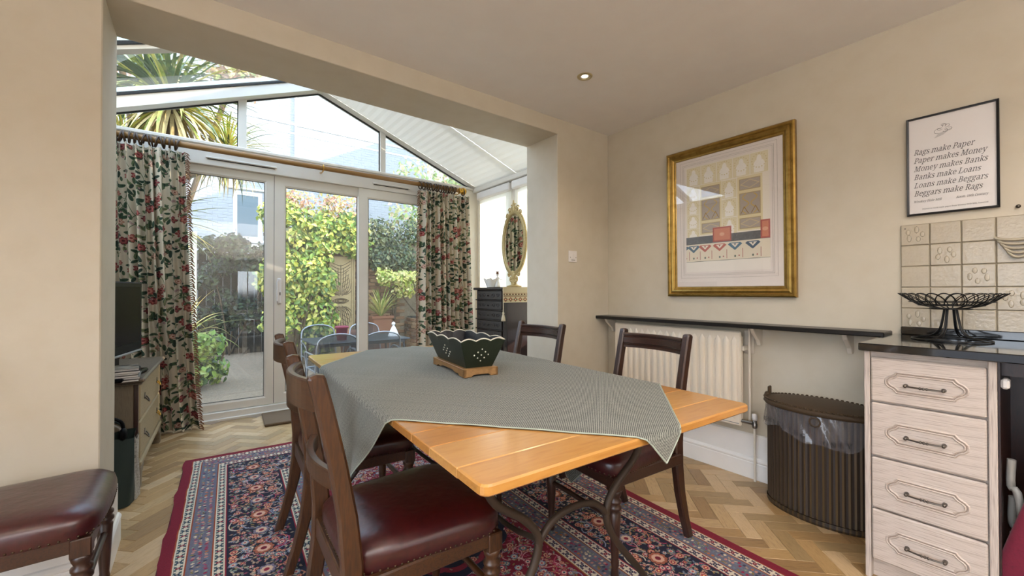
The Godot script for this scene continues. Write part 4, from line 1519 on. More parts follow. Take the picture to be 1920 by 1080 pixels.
# flat letters facing -x (towards the room) on the right wall; at = left end of the base line
func wall_text(s: String, h: float, at: Vector3, parent: Node3D, mt: Material, slant := 0.25, wide := 1.0) -> float:
	var t := TextMesh.new()
	t.text = s
	t.font = font(false, false)
	t.font_size = 64
	t.pixel_size = h / 64.0
	t.depth = 0.0006
	t.horizontal_alignment = HORIZONTAL_ALIGNMENT_LEFT
	t.vertical_alignment = VERTICAL_ALIGNMENT_BOTTOM
	t.curve_step = 2.0
	var o := MeshInstance3D.new()
	o.name = "lettering"
	o.mesh = t
	o.material_override = mt
	# text runs +z on this wall; its face looks to -x; slanted like an italic
	o.transform = Transform3D(Basis(Vector3(0, 0, wide), Vector3(0, 1, slant), Vector3(-1, 0, 0)), at)
	parent.add_child(o, true)
	return t.get_aabb().size.x

func kitchen_corner() -> void:
	radiator()
	# granite shelf on brackets
	var s := thing("wall_shelf", "long narrow black granite shelf above the white radiator", "shelf")
	obj("board", Mb.new().bx(Vector3(2.534, 0.914, ZB + 0.001), Vector3(XR - 0.001, 0.938, -0.492), 0.004), m.granite_satin, s)
	for z in [-2.17, -1.085, -0.652]:
		var p := P2([0.0, 0.0, 0.0, -0.105, 0.030, -0.105, 0.045, -0.075, 0.105, -0.028, 0.125, 0.0])
		var b := Mb.new(Transform3D(Basis(Vector3(-1, 0, 0), Vector3(0, 1, 0), Vector3(0, 0, -1)), Vector3(XR - 0.001, 0.914, z)))
		b.prism(p, -0.011, 0.011, 0.003)
		obj("bracket", b, m.pipe_white, s)
	picture()
	poster()
	for q in [[1.425, -0.442, "left"], [1.478, -0.10, "right"]]:
		var sc := Mb.new(Transform3D(Basis(Vector3(0, 0, 1), PI / 2), Vector3(XR, q[0], q[1])))
		sc.lathe([Vector2(0.0, 0.012), Vector2(0.003, 0.011), Vector2(0.0075, 0.008), Vector2(0.0075, 0.005), Vector2(0.004, 0.003), Vector2(0.004, 0.0)], 12)
		tag(obj("wall_screw", sc, m.pewter), "small screw left in the wall below the %s corner of the black framed verse" % q[2], "screw")
	# switch on the pier
	var sw := thing("light_switch", "square white switch plate on the cream wall pier", "switch", Vector3(2.278, 1.395, ZB))
	obj("plate", Mb.new().box(Vector3(0, 0, 0.004), Vector3(0.086, 0.086, 0.009), 0.003), m.plastic_white, sw)
	obj("rocker", Mb.new().box(Vector3(0, 0.0, 0.0095), Vector3(0.022, 0.034, 0.006), 0.002), m.plastic_white, sw)
	obj("marking", Mb.new().box(Vector3(0, -0.028, 0.009), Vector3(0.040, 0.006, 0.0012)), m.plastic_grey, sw)
	for x in [-0.03, 0.03]:
		obj("screw", Mb.new(Transform3D(Basis(Vector3.RIGHT, PI / 2), Vector3(x, -0.008, 0.0085))).lathe([Vector2(0.004, 0), Vector2(0.004, 0.0008), Vector2(0, 0.0012)], 10), m.plastic_grey, sw)
	laundry_bin()
	cabinet()
	fruit_stand()

func radiator() -> void:
	var r := thing("radiator", "white ribbed panel radiator on the right wall under the black shelf", "radiator")
	var x := 2.597
	var y0 := 0.32
	var y1 := 0.888
	var z0 := -2.098
	var z1 := -1.158
	obj("panel", Mb.new().bx(Vector3(x, y0, z0), Vector3(x + 0.022, y1, z1), 0.007), m.radiator_white, r)
	obj("back_panel", Mb.new().bx(Vector3(x + 0.045, y0 + 0.01, z0 + 0.01), Vector3(x + 0.06, y1 - 0.03, z1 - 0.01), 0.006), m.radiator_white, r)
	obj("seam", Mb.new().bx(Vector3(x - 0.0015, y0 + 0.014, z0 + 0.01), Vector3(x + 0.004, y0 + 0.018, z1 - 0.01)), m.plastic_grey, r)
	for i in 18:
		var zc := -2.06 + i * 0.0505 + 0.008
		var rib := Mb.new()
		rib.surf(8, 18, func(u: float, v: float) -> Vector3:
			var h := 0.0185
			var yy := lerpf(y0 + 0.035, y1 - 0.03, v)
			var e := 1.0
			var dd := minf(v, 1.0 - v) * (y1 - y0 - 0.065)
			if dd < h:
				e = sqrt(maxf(0.0, 1.0 - pow(1.0 - dd / h, 2.0)))
			var a := (u - 0.5) * 2.0
			return Vector3(x - 0.011 * pow(maxf(0.0, 1.0 - a * a), 0.6) * e, yy, zc + a * h * maxf(e, 0.05)))
		obj("rib", rib, m.radiator_white, r)
	var pipe := Mb.new()
	pipe.tube(P3([2.645, 0.335, -1.128, 2.645, 0.91, -1.128]), 0.0075, 8)
	obj("pipe", pipe, m.pipe_white, r)
	obj("hanger", Mb.new().bx(Vector3(2.62, 0.77, -1.166), Vector3(XR, 0.80, -1.15), 0.003).bx(Vector3(2.688, 0.75, -1.175), Vector3(XR, 0.89, -1.12), 0.002), m.pipe_white, r)
	var v := Mb.new()
	v.tube(P3([2.612, 0.352, -1.16, 2.612, 0.352, -1.10]), 0.011, 10)
	v.xf = Transform3D(Basis(), Vector3(2.625, 0.322, -1.092))
	v.lathe([Vector2(0, 0), Vector2(0.012, 0), Vector2(0.015, 0.01), Vector2(0.015, 0.025), Vector2(0.011, 0.03), Vector2(0.011, 0.05), Vector2(0, 0.05)], 12)
	obj("valve", v, m.chrome_worn, r)
	obj("valve_cap", Mb.new(Transform3D(Basis(), Vector3(2.625, 0.37, -1.092))).lathe([Vector2(0, 0), Vector2(0.014, 0), Vector2(0.016, 0.01), Vector2(0.014, 0.034), Vector2(0, 0.038)], 14), m.plastic_white, r)
	obj("pipe", Mb.new().tube(P3([2.625, 0.322, -1.092, 2.625, 0.01, -1.092]), 0.0075, 8), m.pipe_white, r)

func picture() -> void:
	var p := thing("framed_picture", "large gilt framed watercolour print of a patterned bench under two windows", "picture", Vector3(XR - 0.004, 1.594, -1.286))
	p.rotation.z = deg_to_rad(0.7)
	var hz := 0.398
	var hy := 0.499
	var prof := P2([0.0, 0.0, 0.0, 0.026, 0.008, 0.034, 0.018, 0.034, 0.024, 0.028, 0.036, 0.030, 0.046, 0.026, 0.054, 0.018, 0.062, 0.017, 0.066, 0.013, 0.066, 0.0])
	var pr := PackedVector2Array()
	for q in prof:
		pr.append(Vector2(-q.x, q.y))
	var loop := rect_loop(Vector3(0, -hy, hz), Vector3(0, -hy, -hz), Vector3(0, hy, -hz), Vector3(0, hy, hz))
	loop.reverse()
	obj("frame", Mb.new().sweep(loop, pr, Vector3(-1, 0, 0), true), m.gold_leaf, p)
	obj("mount", Mb.new().bx(Vector3(-0.010, -hy + 0.05, -hz + 0.05), Vector3(-0.004, hy - 0.05, hz - 0.05)), m.mount_board, p)
	# print, seen through a window in the mount
	var ax := 0.262
	var art := Mb.new()
	art.quad(Vector3(-0.0112, -0.335, -ax), Vector3(-0.0112, -0.335, ax), Vector3(-0.0112, 0.375, ax), Vector3(-0.0112, 0.375, -ax), Rect2(0, 1, 1, -1))
	obj("print", art, m.art_print, p)
	for e in [0.014, 0.022, 0.040]:
		var line := rect_loop(Vector3(-0.011, -0.335 - e, -ax - e), Vector3(-0.011, -0.335 - e, ax + e), Vector3(-0.011, 0.375 + e, ax + e), Vector3(-0.011, 0.375 + e, -ax - e))
		obj("mount_line", Mb.new().sweep(line, P2([-0.0006, 0, 0.0006, 0, 0.0006, 0.0006, -0.0006, 0.0006]), Vector3(-1, 0, 0), true), m.mount_line, p)
	obj("pane", Mb.new().bx(Vector3(-0.0155, -hy + 0.06, -hz + 0.06), Vector3(-0.0135, hy - 0.06, hz - 0.06)), m.picture_pane, p)

func poster() -> void:
	var p := thing("framed_verse", "black framed verse about rags and money above the cream tiles", "picture", Vector3(XR - 0.003, 1.711, -0.291))
	var hz := 0.1435
	var hy := 0.2285
	var loop := rect_loop(Vector3(0, -hy, -hz), Vector3(0, -hy, hz), Vector3(0, hy, hz), Vector3(0, hy, -hz))
	obj("frame", Mb.new().sweep(loop, P2([-0.0085, 0, 0, 0, 0, 0.013, -0.002, 0.015, -0.0085, 0.013]), Vector3(-1, 0, 0), true), m.frame_black, p)
	obj("paper", Mb.new().bx(Vector3(-0.006, -hy + 0.006, -hz + 0.006), Vector3(-0.002, hy - 0.006, hz - 0.006)), m.paper_white, p)
	var lines := ["Rags make Paper", "Paper makes Money", "Money makes Banks", "Banks make Loans", "Loans make Beggars", "Beggars make Rags"]
	for i in 6:
		wall_text(lines[i], 0.0335, Vector3(-0.0064, 0.046 - i * 0.0385, -0.122), p, m.ink, 0.25, 0.70)
	wall_text("Wookey Hole Mill", 0.0135, Vector3(-0.0064, -0.172, -0.122), p, m.ink, 0.25, 0.8)
	wall_text("Anon. 18th Century", 0.0135, Vector3(-0.0064, -0.172, 0.015), p, m.ink, 0.25, 0.75)
	wall_text("Printed on hand made paper from Wookey Hole Mill, Somerset", 0.0075, Vector3(-0.0064, -0.205, -0.092), p, m.ink, 0.0, 0.9)
	# penwork flourish above the verse
	var f := Mb.new()
	for k in [[0.0, 0.02, 0.9], [0.9, 0.026, 1.3], [2.1, 0.018, -1.0], [3.0, 0.03, 0.7], [4.0, 0.022, -1.2], [5.0, 0.028, 1.0], [5.7, 0.02, -0.8]]:
		var pts := PackedVector3Array()
		var a: float = k[0]
		var q := Vector2(cos(k[0]), sin(k[0])) * 0.006
		for i in 16:
			pts.append(Vector3(-0.0062, 0.157 + q.y, -0.02 + q.x))
			a += float(k[2]) * (0.12 + i * 0.03)
			q += Vector2(cos(a), sin(a) * 0.8) * float(k[1]) * 0.12
		f.tube(pts, 0.0006, 4)
	for i in 5:
		f.tube(P3([-0.0062, 0.118 + i * 0.004, -0.05 + i * 0.003, -0.0062, 0.128 + i * 0.005, -0.02 + i * 0.006]), 0.0004, 4)
	obj("flourish", f, m.ink, p)
	obj("pane", Mb.new().bx(Vector3(-0.0115, -hy + 0.007, -hz + 0.007), Vector3(-0.010, hy - 0.007, hz - 0.007)), m.picture_pane, p)

func laundry_bin() -> void:
	var c := Vector3(2.535, 0, -0.735)
	var t := thing("wicker_bin", "oval brown wicker bin with a lid and clear liner beside the cabinet", "bin", c)
	var ax := 0.150
	var az := 0.245
	var n := 180
	var body := Mb.new()
	body.st.set_smooth_group(2)
	for i in n:
		for seg in [[0.0, 0.012, 0.0, 0.006], [0.012, 0.03, 0.006, 0.006], [0.03, 0.52, 0.0, 0.0]]:
			var q := []
			for k in [[i, 0], [i + 1, 0], [i + 1, 1], [i, 1]]:
				var a: float = TAU * k[0] / n
				var rib := 0.0022 * cos(a * 60.0) if seg[0] >= 0.03 else 0.0
				var e: float = seg[2 + k[1]] + rib
				q.append(Vector3(cos(a) * (ax + e), seg[k[1]], -sin(a) * (az + e)))
			var ph := (i % 3)
			body.col = [Color(0.035, 0.022, 0.014), Color(0.022, 0.014, 0.010), Color(0.085, 0.052, 0.022)][ph]
			body.st.set_smooth_group(-1)
			body.quad(q[0], q[1], q[2], q[3])
	obj("body", body, m.wicker_ribs, t)
	var lid := Mb.new(Transform3D(Basis(), Vector3(0, 0.535, 0)))
	lid.lathe([Vector2(0.15, -0.012), Vector2(0.158, -0.010), Vector2(0.163, 0.0), Vector2(0.161, 0.012), Vector2(0.154, 0.020), Vector2(0.146, 0.022), Vector2(0.10, 0.030), Vector2(0.05, 0.034), Vector2(0.0, 0.035)], 60, 1.0, az / ax)
	obj("lid", lid, m.wicker, t)
	# braid round the lid
	var br := Mb.new()
	for i in 72:
		var a := TAU * i / 72.0
		br.ball(Vector3(cos(a) * 0.158, 0.556, -sin(a) * 0.158 * az / ax), Vector3(0.006, 0.005, 0.008), 6, 4)
	var b := obj("lid_braid", br, m.wicker, t)
	b.set_meta("kind", "stuff")
	var lp := PackedVector3Array()
	for i in 16:
		var a := TAU * i / 16.0
		lp.append(Vector3(-0.170, 0.500 + cos(a) * 0.020, 0.02 + sin(a) * 0.022))
	obj("loop", Mb.new().tube(lp, 0.004, 6, true), m.wicker, t)
	var tab := Mb.new().box(Vector3(0.03, 0.50, -az - 0.008), Vector3(0.03, 0.20, 0.012), 0.004).ball(Vector3(0.02, 0.555, -az - 0.018), Vector3(0.014, 0.014, 0.012))
	obj("hinge", tab, m.wicker, t)
	# the liner turned down over the rim
	var lin := Mb.new()
	lin.surf(120, 10, func(u: float, v: float) -> Vector3:
		var a := TAU * u
		var low := 0.405 + 0.022 * sin(a * 3.0 + 0.7) + 0.010 * sin(a * 8.0)
		var e := 0.006 + 0.006 * sin(a * 17.0 + v * 5.0) * (1.0 - v) + 0.004 * sin(a * 31.0 + v * 9.0) + 0.010 * (1.0 - v)
		return Vector3(cos(a) * (ax + e), lerpf(low, 0.527, v), -sin(a) * (az + e)))
	var bag := thing("bin_liner", "clear crumpled plastic liner turned down over the wicker bin", "bin liner", c)
	obj("film", lin, m.bin_liner, bag)
	# black print along its edge
	var word := "RECYCLING  ONLY"
	var a := -4.25
	for k in word.length():
		var ch := word[k]
		a += 0.112
		if ch == " ":
			continue
		var tm := TextMesh.new()
		tm.text = ch
		tm.font = font(false)
		tm.font_size = 48
		tm.pixel_size = 0.030 / 48.0
		tm.depth = 0.0008
		tm.curve_step = 3.0
		var o := MeshInstance3D.new()
		o.name = "letter"
		o.mesh = tm
		o.material_override = m.frame_black
		var ang := a - PI / 2
		var nrm := Vector3(cos(ang + PI / 2) / ax, 0, -sin(ang + PI / 2) / az).normalized()
		var pos := Vector3(cos(ang + PI / 2) * (ax + 0.028), 0.432 + 0.022 * sin((ang + PI / 2) * 3.0 + 0.7), -sin(ang + PI / 2) * (az + 0.028))
		o.transform = Transform3D(Basis(Vector3.UP.cross(nrm), Vector3.UP, nrm), pos)
		bag.add_child(o, true)

func ogee_loop(cy: float, cz: float, hw: float, hh: float) -> PackedVector3Array:      # elongated panel with bracket-shaped ends
	var pts := PackedVector3Array()
	var half := [Vector2(hw - 0.030, hh), Vector2(hw - 0.026, hh - 0.006), Vector2(hw - 0.020, hh - 0.012), Vector2(hw - 0.008, hh * 0.45), Vector2(hw - 0.001, hh * 0.22), Vector2(hw, 0.0)]
	var right := half.duplicate()
	for i in range(4, -1, -1):
		right.append(Vector2(half[i].x, -half[i].y))
	for p in right:
		pts.append(Vector3(0, cy + p.y, cz + p.x))
	for i in range(right.size() - 1, -1, -1):
		pts.append(Vector3(0, cy + right[i].y, cz - right[i].x))
	return pts

func cabinet() -> void:
	var X := 2.126
	var c := thing("drawer_unit", "limed oak kitchen unit of four drawers under the granite worktop", "cabinet")
	obj("side_panel", Mb.new().bx(Vector3(X, 0, -0.475), Vector3(XR - 0.03, 0.893, -0.457), 0.002), m.limed_oak_upright, c)
	obj("side_panel", Mb.new().bx(Vector3(X, 0, -0.148), Vector3(XR - 0.03, 0.893, -0.128), 0.002), m.limed_oak_upright, c)
	obj("carcass", Mb.new().bx(Vector3(X + 0.022, 0.075, -0.457), Vector3(XR - 0.03, 0.89, -0.149)), m.limed_oak, c)
	obj("plinth", Mb.new().bx(Vector3(X + 0.035, 0.0, -0.457), Vector3(X + 0.05, 0.078, -0.149)), m.limed_oak, c)
	for d in [[0.699, 0.870], [0.485, 0.692], [0.282, 0.478], [0.079, 0.275]]:
		var yc: float = (d[0] + d[1]) / 2.0
		var dr := Node3D.new()
		dr.name = "drawer"
		c.add_child(dr, true)
		dr.position = Vector3(X, 0, 0)
		obj("front", Mb.new().bx(Vector3(0.0, d[0], -0.4545), Vector3(0.02, d[1], -0.1515), 0.005), m.limed_oak, dr)
		var cz := -0.302
		# routed groove: two raised lines with a hollow between
		var loop := ogee_loop(yc - 0.004, cz, 0.104, 0.034)
		obj("moulding", Mb.new().sweep(loop, P2([-0.008, -0.002, 0.008, -0.002, 0.008, 0.0002, 0.0045, 0.004, 0.0015, 0.0008, -0.0015, 0.0008, -0.0045, 0.004, -0.008, 0.0002]), Vector3(-1, 0, 0), true), m.limed_oak, dr)
		obj("groove", Mb.new().sweep(loop, P2([-0.001, 0.0, 0.001, 0.0, 0.001, 0.0012, -0.001, 0.0012]), Vector3(-1, 0, 0), true), m.oak_groove, dr)
		var y := yc - 0.010
		var h := Mb.new()
		for s in [-1.0, 1.0]:
			h.tube(P3([0.002, y, cz + s * 0.050, -0.014, y, cz + s * 0.050]), [0.0075, 0.006], 10)
			h.ball(Vector3(-0.017, y, cz + s * 0.050), Vector3(0.006, 0.0065, 0.006), 10, 6)
		h.tube(P3([-0.018, y, cz - 0.050, -0.0215, y - 0.001, cz - 0.02, -0.0215, y - 0.001, cz + 0.02, -0.018, y, cz + 0.050]), [0.0028, 0.0034, 0.0034, 0.0028], 8)
		for k in [-1, 0, 1]:
			h.ball(Vector3(-0.0215, y - 0.001, cz + k * 0.009), Vector3(0.0054, 0.0054, 0.0042), 10, 6)
		obj("handle", h, m.pewter, dr)
	# worktop with upstand
	var w := thing("worktop", "polished black granite worktop with a low upstand", "worktop")
	obj("slab", Mb.new().bx(Vector3(2.10, 0.895, -0.487), Vector3(XR - 0.001, 0.925, 1.6), 0.003), m.granite, w)
	obj("upstand", Mb.new().bx(Vector3(2.675, 0.925, -0.459), Vector3(XR - 0.001, 0.962, 1.6), 0.003), m.granite, w)
	# dark recess to the right of the drawers
	var r := thing("appliance_housing", "dark stained open housing to the right of the drawer unit", "cabinet")
	obj("back_panel", Mb.new().bx(Vector3(2.60, 0, -0.128), Vector3(2.62, 0.893, 1.0)), m.mahogany_dark, r)
	obj("lining", Mb.new().bx(Vector3(X + 0.01, 0, -0.127), Vector3(2.60, 0.893, -0.122)), m.mahogany_dark, r)
	obj("top_rail", Mb.new().bx(Vector3(2.2, 0.84, -0.122), Vector3(2.23, 0.893, 1.0)), m.mahogany_dark, r)
	obj("far_side", Mb.new().bx(Vector3(X + 0.03, 0, 0.50), Vector3(2.60, 0.893, 0.52)), m.mahogany_dark, r)
	var tw := obj("catch_block", Mb.new().box(Vector3(2.175, 0.818, -0.112), Vector3(0.05, 0.034, 0.020), 0.006), m.plastic_white)
	tag(tw, "small white plastic block fixed inside the dark recess by the drawers", "catch")
	var rl := thing("hook_rail", "row of small metal hooks in the dark recess", "hook rail", Vector3(2.28, 0.855, 0.0))
	obj("rail", Mb.new().tube(P3([0, 0, -0.12, 0, 0, 0.3]), 0.004, 6), m.pewter, rl)
	for k in 4:
		obj("hook", Mb.new().tube(smooth_path(P3([0, 0, -0.07 + k * 0.05, 0, -0.03, -0.07 + k * 0.05, -0.015, -0.045, -0.07 + k * 0.05, -0.025, -0.03, -0.07 + k * 0.05]), 4), 0.0025, 6), m.pewter, rl)
	# folded airer and the crimson bag
	var ai := thing("folding_airer", "pale folded plastic airer behind the crimson bag", "airer")
	for k in 3:
		obj("rail", Mb.new().tube(smooth_path(P3([2.20 + k * 0.05, 0.56 - k * 0.14, -0.102, 2.20 + k * 0.05, 0.47 - k * 0.14, -0.104, 2.19 + k * 0.05, 0.42 - k * 0.14, -0.085, 2.2, 0.02, -0.06]), 4), 0.011, 8), m.plastic_grey, ai)
	var bg := thing("crimson_bag", "deep crimson cloth bag hanging from a ring at the right edge", "bag", Vector3(2.16, 0, 0.05))
	var cl := Mb.new()
	cl.surf(48, 20, func(u: float, v: float) -> Vector3:
		var a := TAU * u
		var half := lerpf(0.225, 0.045, pow(v, 1.15))
		var th := 0.028 + 0.008 * sin(a * 3.0 + v * 4.0)
		return Vector3(cos(a) * th * (1.0 - 0.4 * v), lerpf(0.02, 0.72, v), -sin(a) * half))
	obj("cloth", cl, m.crimson_velvet, bg)
	var rp := PackedVector3Array()
	for i in 20:
		var q := TAU * i / 20.0
		rp.append(Vector3(0, 0.775 + cos(q) * 0.024, -0.028 + sin(q) * 0.024))
	obj("ring", Mb.new().tube(rp, 0.003, 6, true), m.brass, bg)
	obj("cord", Mb.new().tube(P3([0, 0.715, -0.028, 0, 0.752, -0.028]), 0.006, 8), m.crimson_velvet, bg)

func fruit_stand() -> void:
	var t := thing("wire_fruit_stand", "black wire footed fruit bowl standing on the granite worktop", "fruit bowl", Vector3(2.500, 0.925, -0.275))
	var R := 0.160
	var H := 0.195      # rim height
	for k in 26:
		var a := TAU * k / 26.0
		var pts := PackedVector3Array()
		for i in 15:
			var w := i / 14.0
			var ang := a + (w - 0.5) * 0.62
			var s := sin(PI * w)
			var rr := lerpf(0.095, R, pow(s, 0.75))
			pts.append(Vector3(cos(ang) * rr, lerpf(0.146, H, pow(s, 0.85)), sin(ang) * rr))
		obj("loop", Mb.new().tube(pts, 0.0018, 5), m.wire_black, t)
	for q in [[0.096, 0.146, 0.0026], [0.062, 0.131, 0.0026], [0.125, 0.160, 0.002]]:
		var pts := PackedVector3Array()
		for i in 40:
			var a := TAU * i / 40.0
			pts.append(Vector3(cos(a) * q[0], q[1], sin(a) * q[0]))
		obj("hoop", Mb.new().tube(pts, q[2], 6, true), m.wire_black, t)
	obj("dish", Mb.new().lathe([Vector2(0.0, 0.128), Vector2(0.062, 0.1285), Vector2(0.062, 0.1305), Vector2(0.0, 0.131)], 24), m.wire_black, t)
	for k in 12:
		var a := TAU * k / 12.0
		obj("spoke", Mb.new().tube(P3([cos(a) * 0.03, 0.130, sin(a) * 0.03, cos(a) * 0.096, 0.146, sin(a) * 0.096]), 0.002, 5), m.wire_black, t)
	for k in 4:
		var a := TAU * k / 4.0 + 0.45
		var d := Vector3(cos(a), 0, sin(a))
		var pts := PackedVector3Array()
		for q in [[0.020, 0.130], [0.024, 0.10], [0.029, 0.07], [0.036, 0.042], [0.052, 0.022], [0.080, 0.012], [0.118, 0.004]]:
			pts.append(d * q[0] + Vector3(0, q[1], 0))
		obj("leg", Mb.new().tube(smooth_path(pts, 3), 0.0032, 6), m.wire_black, t)
		var e := d.rotated(Vector3.UP, 0.18)
		var p2 := PackedVector3Array()
		for q in [[0.020, 0.130], [0.026, 0.09], [0.034, 0.05], [0.050, 0.026], [0.070, 0.013]]:
			p2.append(e * q[0] + Vector3(0, q[1], 0))
		obj("leg", Mb.new().tube(smooth_path(p2, 3), 0.0026, 6), m.wire_black, t)
	var rg := PackedVector3Array()
	for i in 32:
		var a := TAU * i / 32.0
		rg.append(Vector3(cos(a) * 0.118, 0.0035, sin(a) * 0.118))
	obj("foot_ring", Mb.new().tube(rg, 0.0032, 6, true), m.wire_black, t)

# ---------------------------------------------------------------- in the conservatory
func curtain(called: String, label: String, xt0: float, xt1: float, xb0: float, xb1: float, yt: float, yb: float, folds: float, edge_right: bool, ph: float) -> void:
	var zc := -4.30
	var t := thing(called, label, "curtain", Vector3(0, 0, zc), 0.0)
	var f := func(u: float, v: float) -> Vector3:      # v from the hem up
		var top := smoothstep(0.0, 1.0, v)
		var x := lerpf(lerpf(xb0, xt0, pow(v, 0.7)), lerpf(xb1, xt1, pow(v, 0.7)), u)
		var a := 0.032 + 0.022 * (1.0 - top)
		var w := sin(TAU * folds * (u + 0.018 * sin(u * 19.0 + ph) + 0.012 * sin(v * 3.0 + u * 7.0)) + ph)
		var z := a * w + 0.014 * sin(u * 31.0 + v * 2.0 + ph) * (1.0 - 0.5 * top)
		x += 0.012 * cos(TAU * folds * u + ph) * (1.0 - 0.3 * top)
		return Vector3(x, lerpf(yb, yt, v), z)
	var b := Mb.new()
	b.surf(int(folds * 14), 40, f, Vector2(1.7 * (xt1 - xt0) / 0.7, -(yt - yb) / 0.72))
	obj("cloth", b, m.curtain_print, t)
	# pleated heading tape: little pinched tucks
	var hd := Mb.new()
	var n := int(folds * 1.6)
	for i in n:
		var p: Vector3 = f.call((i + 0.5) / n, 0.985)
		hd.box(p + Vector3(0, 0.0, 0.012), Vector3(0.010, 0.075, 0.020), 0.004)
	obj("heading", hd, m.curtain_print, t)
	# fringe down the leading edge
	var fr := Mb.new()
	var u := 1.0 if edge_right else 0.0
	for i in 150:
		var v := (i + 0.5) / 150.0
		var p: Vector3 = f.call(u, v)
		var d := 1.0 if edge_right else -1.0
		var l := 0.030 + 0.006 * sin(i * 2.7)
		fr.tube(PackedVector3Array([p, p + Vector3(d * l * 0.6, -0.006, 0.004 * sin(i * 1.3)), p + Vector3(d * l, -0.022, 0.005 * sin(i * 1.9))]), [0.004, 0.0055, 0.003], 5)
	var fo := obj("fringe", fr, m.curtain_fringe, t)
	fo.set_meta("kind", "stuff")

func conservatory_things() -> void:
	# pole, finial, rings
	var p := thing("curtain_pole", "long wooden curtain pole across the top of the glass doors", "curtain pole", Vector3(0, 2.332, -4.325))
	obj("pole", Mb.new(Transform3D(Basis(Vector3(0, 0, 1), -PI / 2), Vector3(-0.84, 0, 0))).lathe([Vector2(0, 0), Vector2(0.024, 0), Vector2(0.024, 3.33), Vector2(0, 3.33)], 20), m.pole_wood, p)
	obj("finial", Mb.new(Transform3D(Basis(Vector3(0, 0, 1), -PI / 2), Vector3(2.49, 0, 0))).lathe([Vector2(0.026, 0), Vector2(0.034, 0.006), Vector2(0.030, 0.02), Vector2(0.022, 0.026), Vector2(0.036, 0.04), Vector2(0.042, 0.06), Vector2(0.036, 0.085), Vector2(0.016, 0.10), Vector2(0, 0.102)], 20), m.brass, p)
	for x in [0.98, 2.50, -0.5]:
		var br := Mb.new()
		var pts := PackedVector3Array()
		for i in 17:
			var a := TAU * i / 17.0
			pts.append(Vector3(x, cos(a) * 0.029, sin(a) * 0.029))
		br.tube(pts, 0.004, 6, true)
		br.tube(P3([x, -0.03, 0, x, -0.035, -0.06, x, -0.02, -0.118]), 0.006, 8)
		obj("bracket", br, m.brass, p)
	var rx := []
	for i in 24:
		rx.append(-0.73 + i * 0.0265 + 0.005 * sin(i * 2.1))
	for i in 14:
		rx.append(2.04 + i * 0.030 + 0.004 * sin(i * 1.7))
	rx.append(1.995)
	rx.append(2.545)
	for x in rx:
		var pts := PackedVector3Array()
		var tilt := 0.012 * sin(x * 91.0)
		for i in 20:
			var a := TAU * i / 20.0
			pts.append(Vector3(x + tilt * cos(a), -0.012 + cos(a) * 0.041, sin(a) * 0.041))
		obj("ring", Mb.new().tube(pts, 0.0068, 7, true), m.ring_wood, p)
	curtain("curtain", "rose print curtain gathered at the left of the glass doors, behind the television", -0.74, -0.085, -0.70, 0.02, 2.262, 0.012, 13.0, true, 0.4)
	curtain("curtain", "rose print curtain gathered at the right of the glass doors, beside the dark chest", 1.985, 2.60, 1.965, 2.69, 2.262, 0.012, 11.0, false, 1.7)
	left_chest()
	right_chest()

